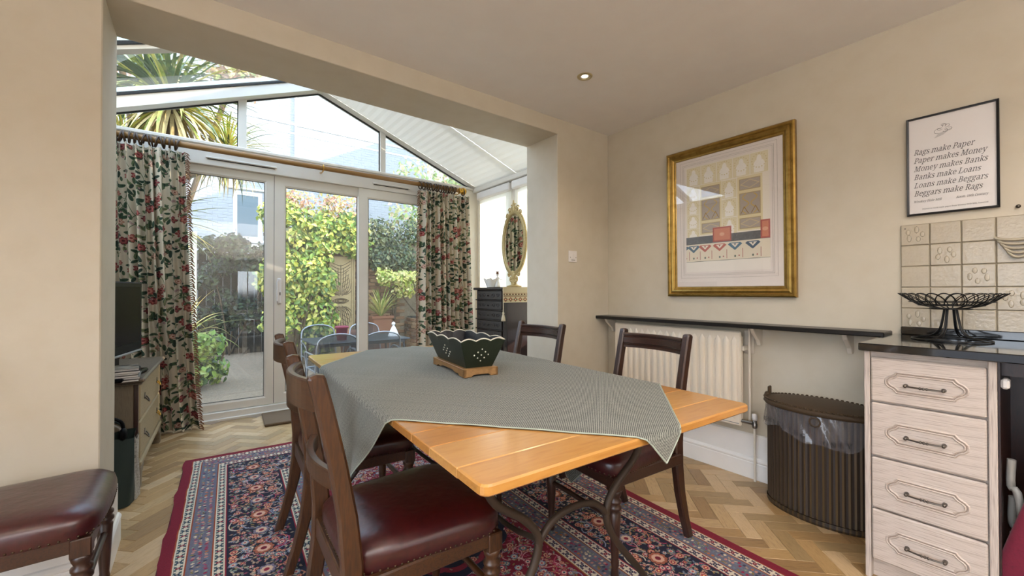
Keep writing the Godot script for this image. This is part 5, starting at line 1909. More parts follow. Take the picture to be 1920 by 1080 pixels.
func left_chest() -> void:
	var c := thing("painted_chest", "distressed grey beige chest of drawers under the television", "chest of drawers", Vector3(-0.238, 0, -3.66), deg_to_rad(-2.6))
	# local: front at x 0 facing +x, length along z
	var L := 0.92
	obj("carcass", Mb.new().bx(Vector3(-0.47, 0.13, -L / 2), Vector3(-0.022, 0.600, L / 2), 0.004), m.chest_paint, c)
	obj("stile", Mb.new().bx(Vector3(-0.022, 0.13, L / 2 - 0.022), Vector3(-0.002, 0.600, L / 2), 0.003), m.oak_dark_y, c)
	obj("stile", Mb.new().bx(Vector3(-0.022, 0.13, -L / 2), Vector3(-0.002, 0.600, -L / 2 + 0.022), 0.003), m.chest_paint, c)
	obj("top", Mb.new().bx(Vector3(-0.50, 0.600, -L / 2 - 0.025), Vector3(0.018, 0.612, L / 2 + 0.02), 0.004).bx(Vector3(-0.51, 0.612, -L / 2 - 0.035), Vector3(0.030, 0.638, L / 2 + 0.03), 0.008), m.chest_top, c)
	for d in [[0.385, 0.592], [0.165, 0.377]]:
		var dr := Node3D.new()
		dr.name = "drawer"
		c.add_child(dr, true)
		obj("front", Mb.new().bx(Vector3(-0.022, d[0], -L / 2 + 0.026), Vector3(0.004, d[1], L / 2 - 0.026), 0.007), m.chest_front, dr)
		for z in [-0.27, 0.27]:
			var yc: float = (d[0] + d[1]) / 2.0
			var h := Mb.new()
			h.prism(P2([-0.025, 0.0, -0.012, 0.008, -0.006, 0.022, 0, 0.028, 0.006, 0.022, 0.012, 0.008, 0.025, 0.0, 0.012, -0.008, 0, -0.014, -0.012, -0.008]), 0.0, 0.003)
			var pl := obj("back_plate", h, m.pewter, dr, Vector3(0.004, yc, z), Vector3(0, PI / 2, 0))
			var bail := smooth_path(P3([0.008, yc + 0.002, z - 0.022, 0.020, yc - 0.016, z - 0.020, 0.026, yc - 0.03, z, 0.020, yc - 0.016, z + 0.020, 0.008, yc + 0.002, z + 0.022]), 4)
			obj("ring_pull", Mb.new().tube(bail, 0.0035, 6), m.brass if z < 0 else m.pewter, dr)
	obj("base_moulding", Mb.new().bx(Vector3(-0.49, 0.125, -L / 2 - 0.014), Vector3(0.014, 0.158, L / 2 + 0.014), 0.008), m.chest_front, c)
	for z in [-L / 2 + 0.06, L / 2 - 0.06]:
		for x in [-0.42, -0.05]:
			var s := 1.0 if z > 0 else -1.0
			var f := Mb.new()
			f.prism(P2([s * 0.07, 0.126, s * -0.08, 0.126, s * -0.06, 0.10, s * -0.012, 0.075, s * 0.012, 0.03, s * 0.015, 0.0, s * 0.055, 0.0, s * 0.062, 0.05]), -0.03, 0.03, 0.006)
			obj("foot", f, m.chest_paint, c, Vector3(x + 0.03, 0, z), Vector3(0, -PI / 2, 0))
	# television
	var tv := thing("television", "flat black television with a silver lower edge on the painted chest", "television", Vector3(-0.36, 0.64, -3.25), deg_to_rad(-12 + 90))
	obj("bezel", Mb.new().bx(Vector3(-0.36, 0.125, -0.03), Vector3(0.36, 0.55, 0.008), 0.008), m.tv_black, tv)
	obj("screen", Mb.new().bx(Vector3(-0.325, 0.175, 0.007), Vector3(0.325, 0.52, 0.0095), 0.001), m.tv_screen, tv)
	obj("trim", Mb.new().bx(Vector3(-0.36, 0.112, -0.028), Vector3(0.36, 0.125, 0.010), 0.004), m.tv_silver, tv)
	obj("stand", Mb.new().bx(Vector3(-0.06, 0.02, -0.025), Vector3(0.06, 0.13, -0.005), 0.006).bx(Vector3(-0.20, 0.0, -0.10), Vector3(0.20, 0.022, 0.09), 0.008), m.tv_black, tv)
	# magazines
	for i in 6:
		var l: String = ["lowest of the stack", "second from the bottom of the stack", "third from the bottom of the stack", "third from the top of the stack", "second from the top of the stack", "topmost with a patterned cover"][i]
		var mg := thing("magazine", "magazine on the painted chest, %s" % l, "magazine", Vector3(-0.40 + 0.006 * sin(i * 2.0), 0.640 + i * 0.0115, -3.155 + 0.006 * cos(i * 3.0)), deg_to_rad(4 + 2 * sin(i * 4.0)), "magazines stacked on the painted chest")
		obj("pages", Mb.new().bx(Vector3(-0.145, 0.001, -0.10), Vector3(0.145, 0.0105, 0.10), 0.001), m.magazine_paper, mg)
		obj("cover", Mb.new().bx(Vector3(-0.147, 0.0103, -0.102), Vector3(0.147, 0.0112, 0.102)), m.magazine_cover if i == 5 else m.bag_grey if i % 2 else m.frame_black, mg)
	# bags against the end of the chest
	var bg := thing("shopping_bag", "dark green cloth bag standing on the floor against the painted chest", "bag", Vector3(-0.40, 0, -3.02))
	var b := Mb.new()
	b.surf(40, 16, func(u: float, v: float) -> Vector3:
		var a := TAU * u
		var c2 := cos(a)
		var s2 := sin(a)
		var k := pow(pow(absf(c2), 5.0) + pow(absf(s2), 5.0), -0.2)
		var bul := 1.0 + 0.06 * sin(v * 5.0 + a * 2.0) - 0.12 * v
		return Vector3(c2 * k * 0.135 * bul + 0.03 * v * v, lerpf(0.003, 0.37 + 0.02 * sin(a * 2.0), v), -s2 * k * 0.07 * bul * (1.0 - 0.45 * v)))
	obj("body", b, m.bag_green, bg)
	for s in [-1.0, 1.0]:
		obj("handle", Mb.new().tube(smooth_path(P3([-0.05, 0.36, s * 0.03, -0.04, 0.42, s * 0.035, 0.02, 0.44, s * 0.035, 0.08, 0.42, s * 0.035, 0.10, 0.36, s * 0.03]), 5), 0.006, 6), m.bag_grey if s > 0 else m.bag_green, bg)
	var b2g := thing("carrier_bag", "crumpled grey patterned carrier bag beside the dark green bag", "bag", Vector3(-0.275, 0, -3.10))
	var b2 := Mb.new()
	b2.surf(36, 14, func(u: float, v: float) -> Vector3:
		var a := TAU * u
		var r := 1.0 + 0.12 * sin(a * 5.0 + v * 6.0) - 0.2 * v
		return Vector3(cos(a) * 0.030 * r, lerpf(0.003, 0.33, v) + 0.012 * sin(a * 4.0) * v, -sin(a) * 0.065 * r), Vector2(2, 2), -1)
	obj("body", b2, m.bag_print, b2g)
	var hs := thing("headphones", "black headphones resting on top of the dark green bag", "headphones", Vector3(-0.36, 0.385, -3.02))
	obj("band", Mb.new().tube(smooth_path(P3([-0.06, 0.0, 0.03, -0.05, 0.06, 0.03, 0.0, 0.085, 0.03, 0.05, 0.06, 0.03, 0.06, 0.0, 0.03]), 5), 0.008, 8), m.tv_black, hs)
	for x in [-0.058, 0.058]:
		obj("ear_cup", Mb.new().ball(Vector3(x, -0.005, 0.03), Vector3(0.018, 0.034, 0.034)), m.tv_black, hs)

func right_chest() -> void:
	var x0 := 2.385
	var c := thing("tall_chest", "tall almost black carved chest of drawers behind the right curtain", "chest of drawers", Vector3(0, 0, 0))
	obj("carcass", Mb.new().bx(Vector3(x0 + 0.02, 0.05, -3.79), Vector3(2.745, 1.145, -3.30), 0.004), m.ebony, c)
	obj("end_panel", Mb.new().bx(Vector3(x0 + 0.06, 0.12, -3.302), Vector3(2.76, 1.10, -3.296), 0.003), m.mahogany_dark, c)
	obj("top", Mb.new().bx(Vector3(x0 - 0.015, 1.145, -3.81), Vector3(2.745, 1.170, -3.285), 0.006), m.ebony, c)
	var y := 1.135
	for i in 7:
		var h := 0.096 if i < 5 else 0.20
		var dr := Node3D.new()
		dr.name = "drawer"
		c.add_child(dr, true)
		obj("front", Mb.new().bx(Vector3(x0 + 0.006, y - h + 0.008, -3.77), Vector3(x0 + 0.03, y, -3.32), 0.004), m.ebony, dr)
		obj("moulding", Mb.new().bx(Vector3(x0 - 0.002, y - h - 0.002, -3.785), Vector3(x0 + 0.02, y - h + 0.008, -3.305), 0.003), m.ebony, dr)
		for z in [-3.67, -3.42]:      # carved scrolls
			var s := Mb.new()
			for k in 2:
				var pts := PackedVector3Array()
				for q in 14:
					var a := q * 0.55
					var r := 0.030 - q * 0.0019
					pts.append(Vector3(x0 + 0.005, y - h * 0.5 + sin(a) * r * 0.8, z + (0.036 if k else -0.036) + cos(a) * r * (1.0 if k else -1.0)))
				s.tube(pts, 0.0035, 5)
			obj("carving", s, m.ebony, dr)
		obj("knob", Mb.new().ball(Vector3(x0 - 0.004, y - h * 0.5, -3.545), Vector3(0.008, 0.008, 0.008), 10, 6), m.ebony, dr)
		y -= h + 0.004
	# woven runner over the top, hanging at the end, with tassels
	var rn := thing("woven_runner", "patterned woven runner with tassels draped over the dark chest", "runner", Vector3(0, 0, 0))
	var f := Mb.new()
	f.quad(Vector3(x0 - 0.004, 1.024, -3.277), Vector3(2.745, 1.024, -3.277), Vector3(2.745, 1.1745, -3.277), Vector3(x0 - 0.004, 1.1745, -3.277), Rect2(0, 1, 1, -1))
	f.quad(Vector3(x0 - 0.004, 1.1745, -3.277), Vector3(2.745, 1.1745, -3.277), Vector3(2.745, 1.1745, -3.60), Vector3(x0 - 0.004, 1.1745, -3.60), Rect2(0, 0, 1, 0.9))
	f.bx(Vector3(x0 - 0.003, 1.0235, -3.2765), Vector3(2.745, 1.1735, -3.280))
	obj("cloth", f, m.runner_weave, rn)
	obj("hem", Mb.new().tube(P3([x0 - 0.004, 1.024, -3.277, 2.745, 1.024, -3.277]), 0.005, 6), m.runner_hem, rn)
	for k in [x0 - 0.006]:
		obj("cord", Mb.new().tube(P3([k, 1.17, -3.275, k - 0.002, 1.03, -3.270, k, 0.925, -3.271]), 0.004, 6), m.runner_hem, rn)
		obj("tassel", Mb.new(Transform3D(Basis(), Vector3(k, 0.84, -3.271))).lathe([Vector2(0.0, 0.0), Vector2(0.022, 0.002), Vector2(0.019, 0.03), Vector2(0.011, 0.06), Vector2(0.008, 0.066), Vector2(0.012, 0.078), Vector2(0.006, 0.09), Vector2(0, 0.092)], 12), m.runner_hem, rn)
	# gilt oval mirror
	var mi := thing("oval_mirror", "gilt oval table mirror with a carved crest on the dark chest", "mirror", Vector3(2.60, 1.176, -3.385), deg_to_rad(-90 - 10))
	# local: faces +z
	var cy := 0.45
	var ax := 0.225
	var ay := 0.30
	var ov := func(sc: float, off: float, n: int) -> PackedVector3Array:
		var pts := PackedVector3Array()
		for i in n:
			var a := TAU * i / n
			pts.append(Vector3(cos(a) * (ax + off) * sc, cy + sin(a) * (ay + off) * sc, 0))
		return pts
	var gl := Mb.new()
	var pl := PackedVector2Array()
	for i in 48:
		var a := TAU * i / 48.0
		pl.append(Vector2(cos(a) * ax, cy + sin(a) * ay))
	gl.prism(pl, -0.004, 0.002)
	obj("mirror_glass", gl, m.mirror_silver, mi)
	obj("frame", Mb.new().sweep(ov.call(1.0, 0.0, 64), P2([-0.006, -0.012, 0.034, -0.012, 0.036, 0.006, 0.026, 0.018, 0.016, 0.010, 0.006, 0.020, -0.006, 0.008]), Vector3(0, 0, 1), true, true), m.gilt_pale, mi)
	var bd := Mb.new()
	for q in ov.call(1.0, 0.032, 56):
		bd.ball(q + Vector3(0, 0, 0.004), Vector3(0.008, 0.008, 0.009), 6, 4)
	obj("beading", bd, m.gilt_pale, mi).set_meta("kind", "stuff")
	var cr := Mb.new()      # crest and apron of scrolls and leaves
	for s in [-1.0, 1.0]:
		for k in [[0.03, 0.815, 0.034, 1.0], [0.085, 0.79, 0.036, 0.4], [0.135, 0.745, 0.032, -0.4], [0.165, 0.69, 0.026, -0.9], [0.06, 0.085, 0.036, 2.6], [0.11, 0.135, 0.032, 2.2], [0.03, 0.05, 0.028, 3.0]]:
			var pts := PackedVector3Array()
			for i in 16:
				var a: float = k[3] + i * 0.5
				var r: float = k[2] * (1.0 - i * 0.052)
				pts.append(Vector3(s * (k[0] + cos(a) * r), k[1] + sin(a) * r, 0.006))
			cr.tube(pts, 0.0075, 6)
			cr.ball(Vector3(s * k[0], k[1], 0.006), Vector3(0.013, 0.013, 0.013), 8, 5)
	cr.ball(Vector3(0, 0.80, 0.006), Vector3(0.035, 0.05, 0.015)).ball(Vector3(0, 0.845, 0.006), Vector3(0.016, 0.030, 0.012)).ball(Vector3(0, 0.88, 0.006), Vector3(0.008, 0.012, 0.008))
	cr.ball(Vector3(0, 0.115, 0.006), Vector3(0.04, 0.05, 0.02))
	obj("carving", cr, m.gilt_pale, mi)
	obj("stem", Mb.new().lathe([Vector2(0.0, 0.0), Vector2(0.075, 0.0), Vector2(0.078, 0.010), Vector2(0.05, 0.018), Vector2(0.024, 0.028), Vector2(0.016, 0.05), Vector2(0.022, 0.075), Vector2(0.014, 0.10), Vector2(0.018, 0.15), Vector2(0, 0.16)], 20), m.gilt_pale, mi)
	# porcelain ornament: a ruffled shell dish with a small figure
	var po := thing("porcelain_ornament", "white porcelain shell ornament with a small figure left of the mirror", "ornament", Vector3(2.50, 1.17, -3.66), deg_to_rad(-40))
	var sh := Mb.new()
	sh.surf(40, 8, func(u: float, v: float) -> Vector3:
		var a := TAU * u
		var r := (0.045 + 0.03 * v) * (1.0 + 0.14 * sin(a * 7.0) * v)
		return Vector3(cos(a) * r, 0.005 + 0.085 * v + 0.012 * sin(a * 7.0) * v, -sin(a) * r * 0.7))
	sh.lathe([Vector2(0, 0.0), Vector2(0.04, 0.0), Vector2(0.045, 0.006), Vector2(0.0, 0.03)], 20)
	obj("shell", sh, m.porcelain, po)
	var fg := Mb.new(Transform3D(Basis(), Vector3(0.07, 0, 0.01)))
	fg.lathe([Vector2(0, 0.0), Vector2(0.03, 0.0), Vector2(0.028, 0.03), Vector2(0.016, 0.07), Vector2(0.014, 0.09), Vector2(0.018, 0.105), Vector2(0.008, 0.118), Vector2(0.0, 0.12)], 16)
	fg.ball(Vector3(0, 0.135, 0), Vector3(0.013, 0.016, 0.013))
	fg.tube(smooth_path(P3([0.014, 0.10, 0, 0.04, 0.085, 0.01, 0.055, 0.09, 0.012]), 4), 0.005, 6)
	obj("figure", fg, m.porcelain, po)
	obj("hat", Mb.new(Transform3D(Basis(), Vector3(0.07, 0.145, 0.01))).lathe([Vector2(0.0, 0), Vector2(0.024, 0.0), Vector2(0.013, 0.006), Vector2(0.012, 0.018), Vector2(0.020, 0.026), Vector2(0.0, 0.028)], 14), m.terracotta, po)

# ---------------------------------------------------------------- the garden
func leaf_mesh(l: float, w: float) -> ArrayMesh:      # a leaf folded along its rib, its tip bent down
	var b := Mb.new()
	var z := [0.0, 0.35, 0.75, 1.0]
	var ww := [0.1, 1.0, 0.62, 0.0]
	for i in 3:
		for s in [-1.0, 1.0]:
			var a := Vector3(0, -0.12 * z[i] * z[i] * l, z[i] * l)
			var c := Vector3(0, -0.12 * z[i + 1] * z[i + 1] * l, z[i + 1] * l)
			var d: Vector3 = a + Vector3(s * w * ww[i] / 2, w * ww[i] * 0.16, 0)
			var e: Vector3 = c + Vector3(s * w * ww[i + 1] / 2, w * ww[i + 1] * 0.16, 0)
			if s > 0:
				b.quad(a, d, e, c)
			else:
				b.quad(a, c, e, d)
	return b.done()

# leaves over a set of lumps [centre, radii, share]; they face outwards
func leaves(parent: Node3D, called: String, lumps: Array, count: int, size: float, tints: Array, sd: int, face := Vector3(0, 0.2, 1), shell := 0.45) -> void:
	var r := RandomNumberGenerator.new()
	r.seed = sd
	var mm := MultiMesh.new()
	mm.transform_format = MultiMesh.TRANSFORM_3D
	mm.use_colors = true
	mm.mesh = leaf_mesh(size, size * 0.62)
	mm.instance_count = count
	var total := 0.0
	for l in lumps:
		total += l[2]
	for i in count:
		var pick := r.randf() * total
		var L: Array = lumps[0]
		for l in lumps:
			pick -= l[2]
			if pick <= 0.0:
				L = l
				break
		var d := Vector3(r.randfn(), r.randfn(), r.randfn()).normalized()
		var rad := lerpf(shell, 1.0, sqrt(r.randf()))
		var p: Vector3 = L[0] + d * (L[1] as Vector3) * rad
		var n := (d * 0.8 + face * 0.9 + Vector3(r.randfn(), r.randfn(), r.randfn()) * 0.45).normalized()
		var z := Vector3(r.randfn(), r.randfn() - 0.7, r.randfn())
		z = (z - n * z.dot(n)).normalized()
		var x := n.cross(z).normalized()
		var sc := r.randf_range(0.6, 1.25)
		mm.set_instance_transform(i, Transform3D(Basis(x * sc, n * sc, z * sc), p))
		var c := Color(tints[r.randi() % tints.size()]).srgb_to_linear()
		var k := r.randf_range(0.7, 1.25)
		mm.set_instance_color(i, Color(c.r * k, c.g * k, c.b * k))
	var o := MultiMeshInstance3D.new()
	o.name = called
	o.multimesh = mm
	o.material_override = m.leaf
	o.set_meta("kind", "stuff")
	parent.add_child(o, true)

func stems(parent: Node3D, from: Vector3, to: Array, rad: float, sd: int, mt: Material) -> void:
	var r := RandomNumberGenerator.new()
	r.seed = sd
	var b := Mb.new()
	for t in to:
		var e: Vector3 = t
		var mid := from.lerp(e, 0.5) + Vector3(r.randfn(), r.randfn() * 0.3, r.randfn()) * 0.12
		b.tube(smooth_path(PackedVector3Array([from, mid, e]), 5), rad, 6)
	obj("stem", b, mt, parent)

func blade_mesh(l: float, w: float, droop: float) -> ArrayMesh:      # long strap leaf rising along +z and bending down
	var b := Mb.new()
	var n := 9
	var pts := []
	var p := Vector3.ZERO
	var a := 0.0
	for i in n + 1:
		pts.append(p)
		p += Vector3(0, sin(a), cos(a)) * l / n
		a -= droop / n * (0.5 + i / float(n))
	b.sg(6)
	for i in n:
		var t0 := float(i) / n
		var t1 := float(i + 1) / n
		var w0 := w * minf(1.0, 0.5 + t0 * 2.0) * (1.0 - pow(t0, 3.0))
		var w1 := w * minf(1.0, 0.5 + t1 * 2.0) * (1.0 - pow(t1, 3.0))
		for s in [-1.0, 1.0]:
			var q := [pts[i], pts[i] + Vector3(s * w0 / 2, w0 * 0.2, 0), pts[i + 1] + Vector3(s * w1 / 2, w1 * 0.2, 0), pts[i + 1]]
			if s > 0:
				b.quad(q[0], q[1], q[2], q[3])
			else:
				b.quad(q[0], q[3], q[2], q[1])
	return b.done()

func crown(parent: Node3D, at: Vector3, count: int, l: float, w: float, up0: float, up1: float, mats: Array, sd: int, droop := 0.9) -> void:
	var r := RandomNumberGenerator.new()
	r.seed = sd
	var meshes := [blade_mesh(l, w, droop), blade_mesh(l * 0.85, w, droop * 1.5), blade_mesh(l * 1.1, w * 0.9, droop * 0.6)]
	for i in count:
		var t := (i + 0.5) / count
		var yaw := i * 2.39996 + r.randf_range(-0.3, 0.3)
		var pitch := lerpf(up0, up1, t) + r.randf_range(-0.15, 0.15)
		var o := obj("blade", meshes[i % 3], null, parent, at, Vector3.ZERO)
		o.material_override = m[mats[mini(mats.size() - 1, int(t * mats.size()))]] if r.randf() < 0.75 else m[mats[r.randi() % mats.size()]]
		o.transform = Transform3D(Basis.from_euler(Vector3(-pitch, yaw, 0)), at)

func bricks(parent: Node3D, x0: float, x1: float, y0: float, y1: float, xf: Transform3D, sd: int) -> void:
	var r := RandomNumberGenerator.new()
	r.seed = sd
	var me := Mb.new().box(Vector3.ZERO, Vector3(0.215, 0.065, 0.05), 0.006).done()
	var row := 0
	var y := y0 + 0.0375
	while y + 0.03 < y1:
		var x := x0 + 0.1125 + (0.1125 if row % 2 else 0.0)
		while x + 0.10 < x1:
			var o := obj("brick", me, null, parent)
			o.transform = xf * Transform3D(Basis(Vector3.FORWARD, r.randf_range(-0.008, 0.008)), Vector3(x, y, -0.018 + r.randf_range(-0.004, 0.003)))
			o.material_override = m["brick_%d" % (r.randi() % 4)]
			x += 0.225
		y += 0.075
		row += 1

func garden() -> void:
	struct("ground", "pale stony patio outside the glass doors", "patio", Mb.new().bx(Vector3(-9, -0.5, -22), Vector3(14, GROUND, ZD - 0.06)), m.patio_stone)
	struct("trim_4", "pale stone step below the glass doors", "step", Mb.new().bx(Vector3(-0.9, GROUND, ZD - 0.36), Vector3(2.9, -0.03, ZD - 0.06), 0.01), m.patio_stone)
	white_house()
	garden_walls()
	planting()
	patio_set()

func white_house() -> void:
	var h := thing("white_house", "white painted brick house behind the garden with one small window", "house", Vector3(0, 0, -13.5))
	obj("wall", Mb.new().bx(Vector3(-3.2, GROUND, -5), Vector3(13, 9.5, 0)), m.white_brick, h)
	obj("string_course", Mb.new().bx(Vector3(-3.2, 5.98, 0), Vector3(13, 6.05, 0.015), 0.01), m.white_wall, h)
	obj("string_course", Mb.new().bx(Vector3(-3.2, 5.72, 0), Vector3(13, 5.77, 0.012), 0.01), m.white_wall, h)
	obj("ledge", Mb.new().bx(Vector3(-3.2, 2.36, 0), Vector3(2.6, 2.43, 0.06), 0.01), m.white_wall, h)
	obj("drainpipe", Mb.new().tube(P3([2.3, 0, 0.03, 2.3, 9.2, 0.03]), 0.03, 10), m.house_frame, h)
	var w := Node3D.new()
	w.name = "window"
	h.add_child(w, true)
	obj("frame", Mb.new().sweep(rect_loop(Vector3(0.79, 2.55, 0), Vector3(1.46, 2.55, 0), Vector3(1.46, 3.86, 0), Vector3(0.79, 3.86, 0)), P2([-0.09, 0, 0, 0, 0, 0.05, -0.03, 0.05, -0.05, 0.03, -0.09, 0.03]), Vector3(0, 0, 1), true), m.house_frame, w)
	obj("pane", Mb.new().bx(Vector3(0.87, 2.63, 0.004), Vector3(1.38, 3.78, 0.012)), m.house_pane, w)
	obj("lintel", Mb.new().bx(Vector3(0.68, 3.92, 0), Vector3(1.56, 3.97, 0.06), 0.01), m.white_wall, w)
	obj("sill", Mb.new().bx(Vector3(0.74, 2.47, 0), Vector3(1.51, 2.55, 0.08), 0.012), m.house_frame, w)
	obj("latch", Mb.new().box(Vector3(0.85, 2.80, 0.06), Vector3(0.02, 0.09, 0.02), 0.005), m.pewter, w)

func garden_walls() -> void:
	# brown brick wall across the end of the patio
	var w := thing("brick_wall", "old brown brick garden wall behind the carved panel", "wall", Vector3(0, 0, -9.0))
	obj("mortar_core", Mb.new().bx(Vector3(1.05, GROUND, -0.26), Vector3(4.3, 2.2, -0.026)), m.mortar, w)
	bricks(w, 1.98, 3.80, -0.1, 1.95, Transform3D(), 31)
	obj("coping", Mb.new().bx(Vector3(1.03, 2.2, -0.3), Vector3(4.3, 2.27, 0.03), 0.012), m.brick_2, w)
	# raised bed of brick along the right side
	var b := thing("brick_bed", "low raised bed of pale brown bricks along the sunny side wall", "raised bed", Vector3(3.76, 0, 0))
	obj("mortar_core", Mb.new().bx(Vector3(0.026, GROUND, -8.95), Vector3(0.5, 0.545, -4.9)), m.mortar, b)
	bricks(b, -8.95, -7.2, -0.2, 0.56, Transform3D(Basis(Vector3(0, 0, 1), Vector3(0, 1, 0), Vector3(-1, 0, 0)), Vector3.ZERO), 32)
	obj("soil", Mb.new().bx(Vector3(0.05, 0.54, -8.95), Vector3(0.5, 0.57, -4.9), 0.01), m.timber_dark, b)
	var s := thing("side_wall", "sunlit white painted garden wall above the brick bed", "wall")
	obj("wall", Mb.new().bx(Vector3(4.26, GROUND, -9.0), Vector3(4.48, 1.79, -4.8), 0.01), m.white_wall, s)
	var p := thing("rendered_wall", "grey rendered end of a garden wall beside the left curtain", "wall")
	obj("wall", Mb.new().bx(Vector3(-3.0, GROUND, -8.8), Vector3(0.01, 2.12, -8.6), 0.01), m.render_grey, p)
	struct("neighbour_wall", "end wall of the neighbouring house, out of frame to the right", "wall", Mb.new().bx(Vector3(7.0, GROUND, -7.3), Vector3(7.6, 4.3, -2.95)).bx(Vector3(7.0, GROUND, -13.0), Vector3(7.6, 7.2, -7.3)), m.white_wall)
	# dark fence under the house window
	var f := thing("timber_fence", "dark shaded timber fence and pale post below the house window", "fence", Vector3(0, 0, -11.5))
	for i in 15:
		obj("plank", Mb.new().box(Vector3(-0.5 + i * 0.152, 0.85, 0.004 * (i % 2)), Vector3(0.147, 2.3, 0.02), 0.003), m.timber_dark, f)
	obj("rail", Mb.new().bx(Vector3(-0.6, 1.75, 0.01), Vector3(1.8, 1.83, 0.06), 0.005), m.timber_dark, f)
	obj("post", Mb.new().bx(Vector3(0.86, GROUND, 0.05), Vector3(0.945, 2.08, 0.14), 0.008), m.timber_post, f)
	# carved panel standing against the brick wall
	var c := thing("carved_panel", "tall carved wooden panel leaning on the brick wall in the garden", "panel", Vector3(2.39, 0.02, -8.93))
	obj("board", Mb.new().bx(Vector3(-0.265, GROUND, -0.03), Vector3(0.265, 1.83, 0.0), 0.004), m.carved_panel, c)
	for x in [-0.245, 0.205, 0.245]:
		obj("moulding", Mb.new().bx(Vector3(x - 0.014, GROUND, 0), Vector3(x + 0.014, 1.83, 0.022), 0.006), m.carved_panel, c)
	var g := Mb.new()
	for t in [[0.92, 1.0], [0.92, -1.0]]:      # fronds above and below an eye-shaped boss
		for k in range(-6, 7):
			var a: float = k * 0.17
			var base := Vector3(a * 0.10 - 0.02, t[0] + t[1] * 0.12, 0.002)
			var l := 0.62 - absf(k) * 0.05
			var e := base + Vector3(sin(a) * l * 0.42, t[1] * cos(a) * l, 0)
			g.tube(smooth_path(PackedVector3Array([base, base.lerp(e, 0.5) + Vector3(k * 0.008, 0, 0), e]), 3), 0.006, 5)
		for k in 6:
			for sd in [-1.0, 1.0]:
				var y: float = t[0] + t[1] * (0.10 + k * 0.085)
				g.tube(P3([-0.02 + sd * 0.02, y, 0.002, -0.02 + sd * 0.16, y + t[1] * 0.11, 0.002]), 0.0055, 5)
	for r in [1.0, 0.72, 0.42]:
		var pts := PackedVector3Array()
		for i in 24:
			var a := TAU * i / 24.0
			pts.append(Vector3(-0.02 + cos(a) * 0.16 * r, 0.92 + sin(a) * 0.052 * r * absf(sin(a)) , 0.003))
		g.tube(pts, 0.007, 5, true)
	for k in 3:
		g.tube(smooth_path(P3([-0.2, 1.58 + k * 0.06, 0.002, -0.02, 1.50 + k * 0.07, 0.002, 0.17, 1.62 + k * 0.06, 0.002]), 5), 0.006, 5)
	obj("carving", g, m.carved_groove, c)

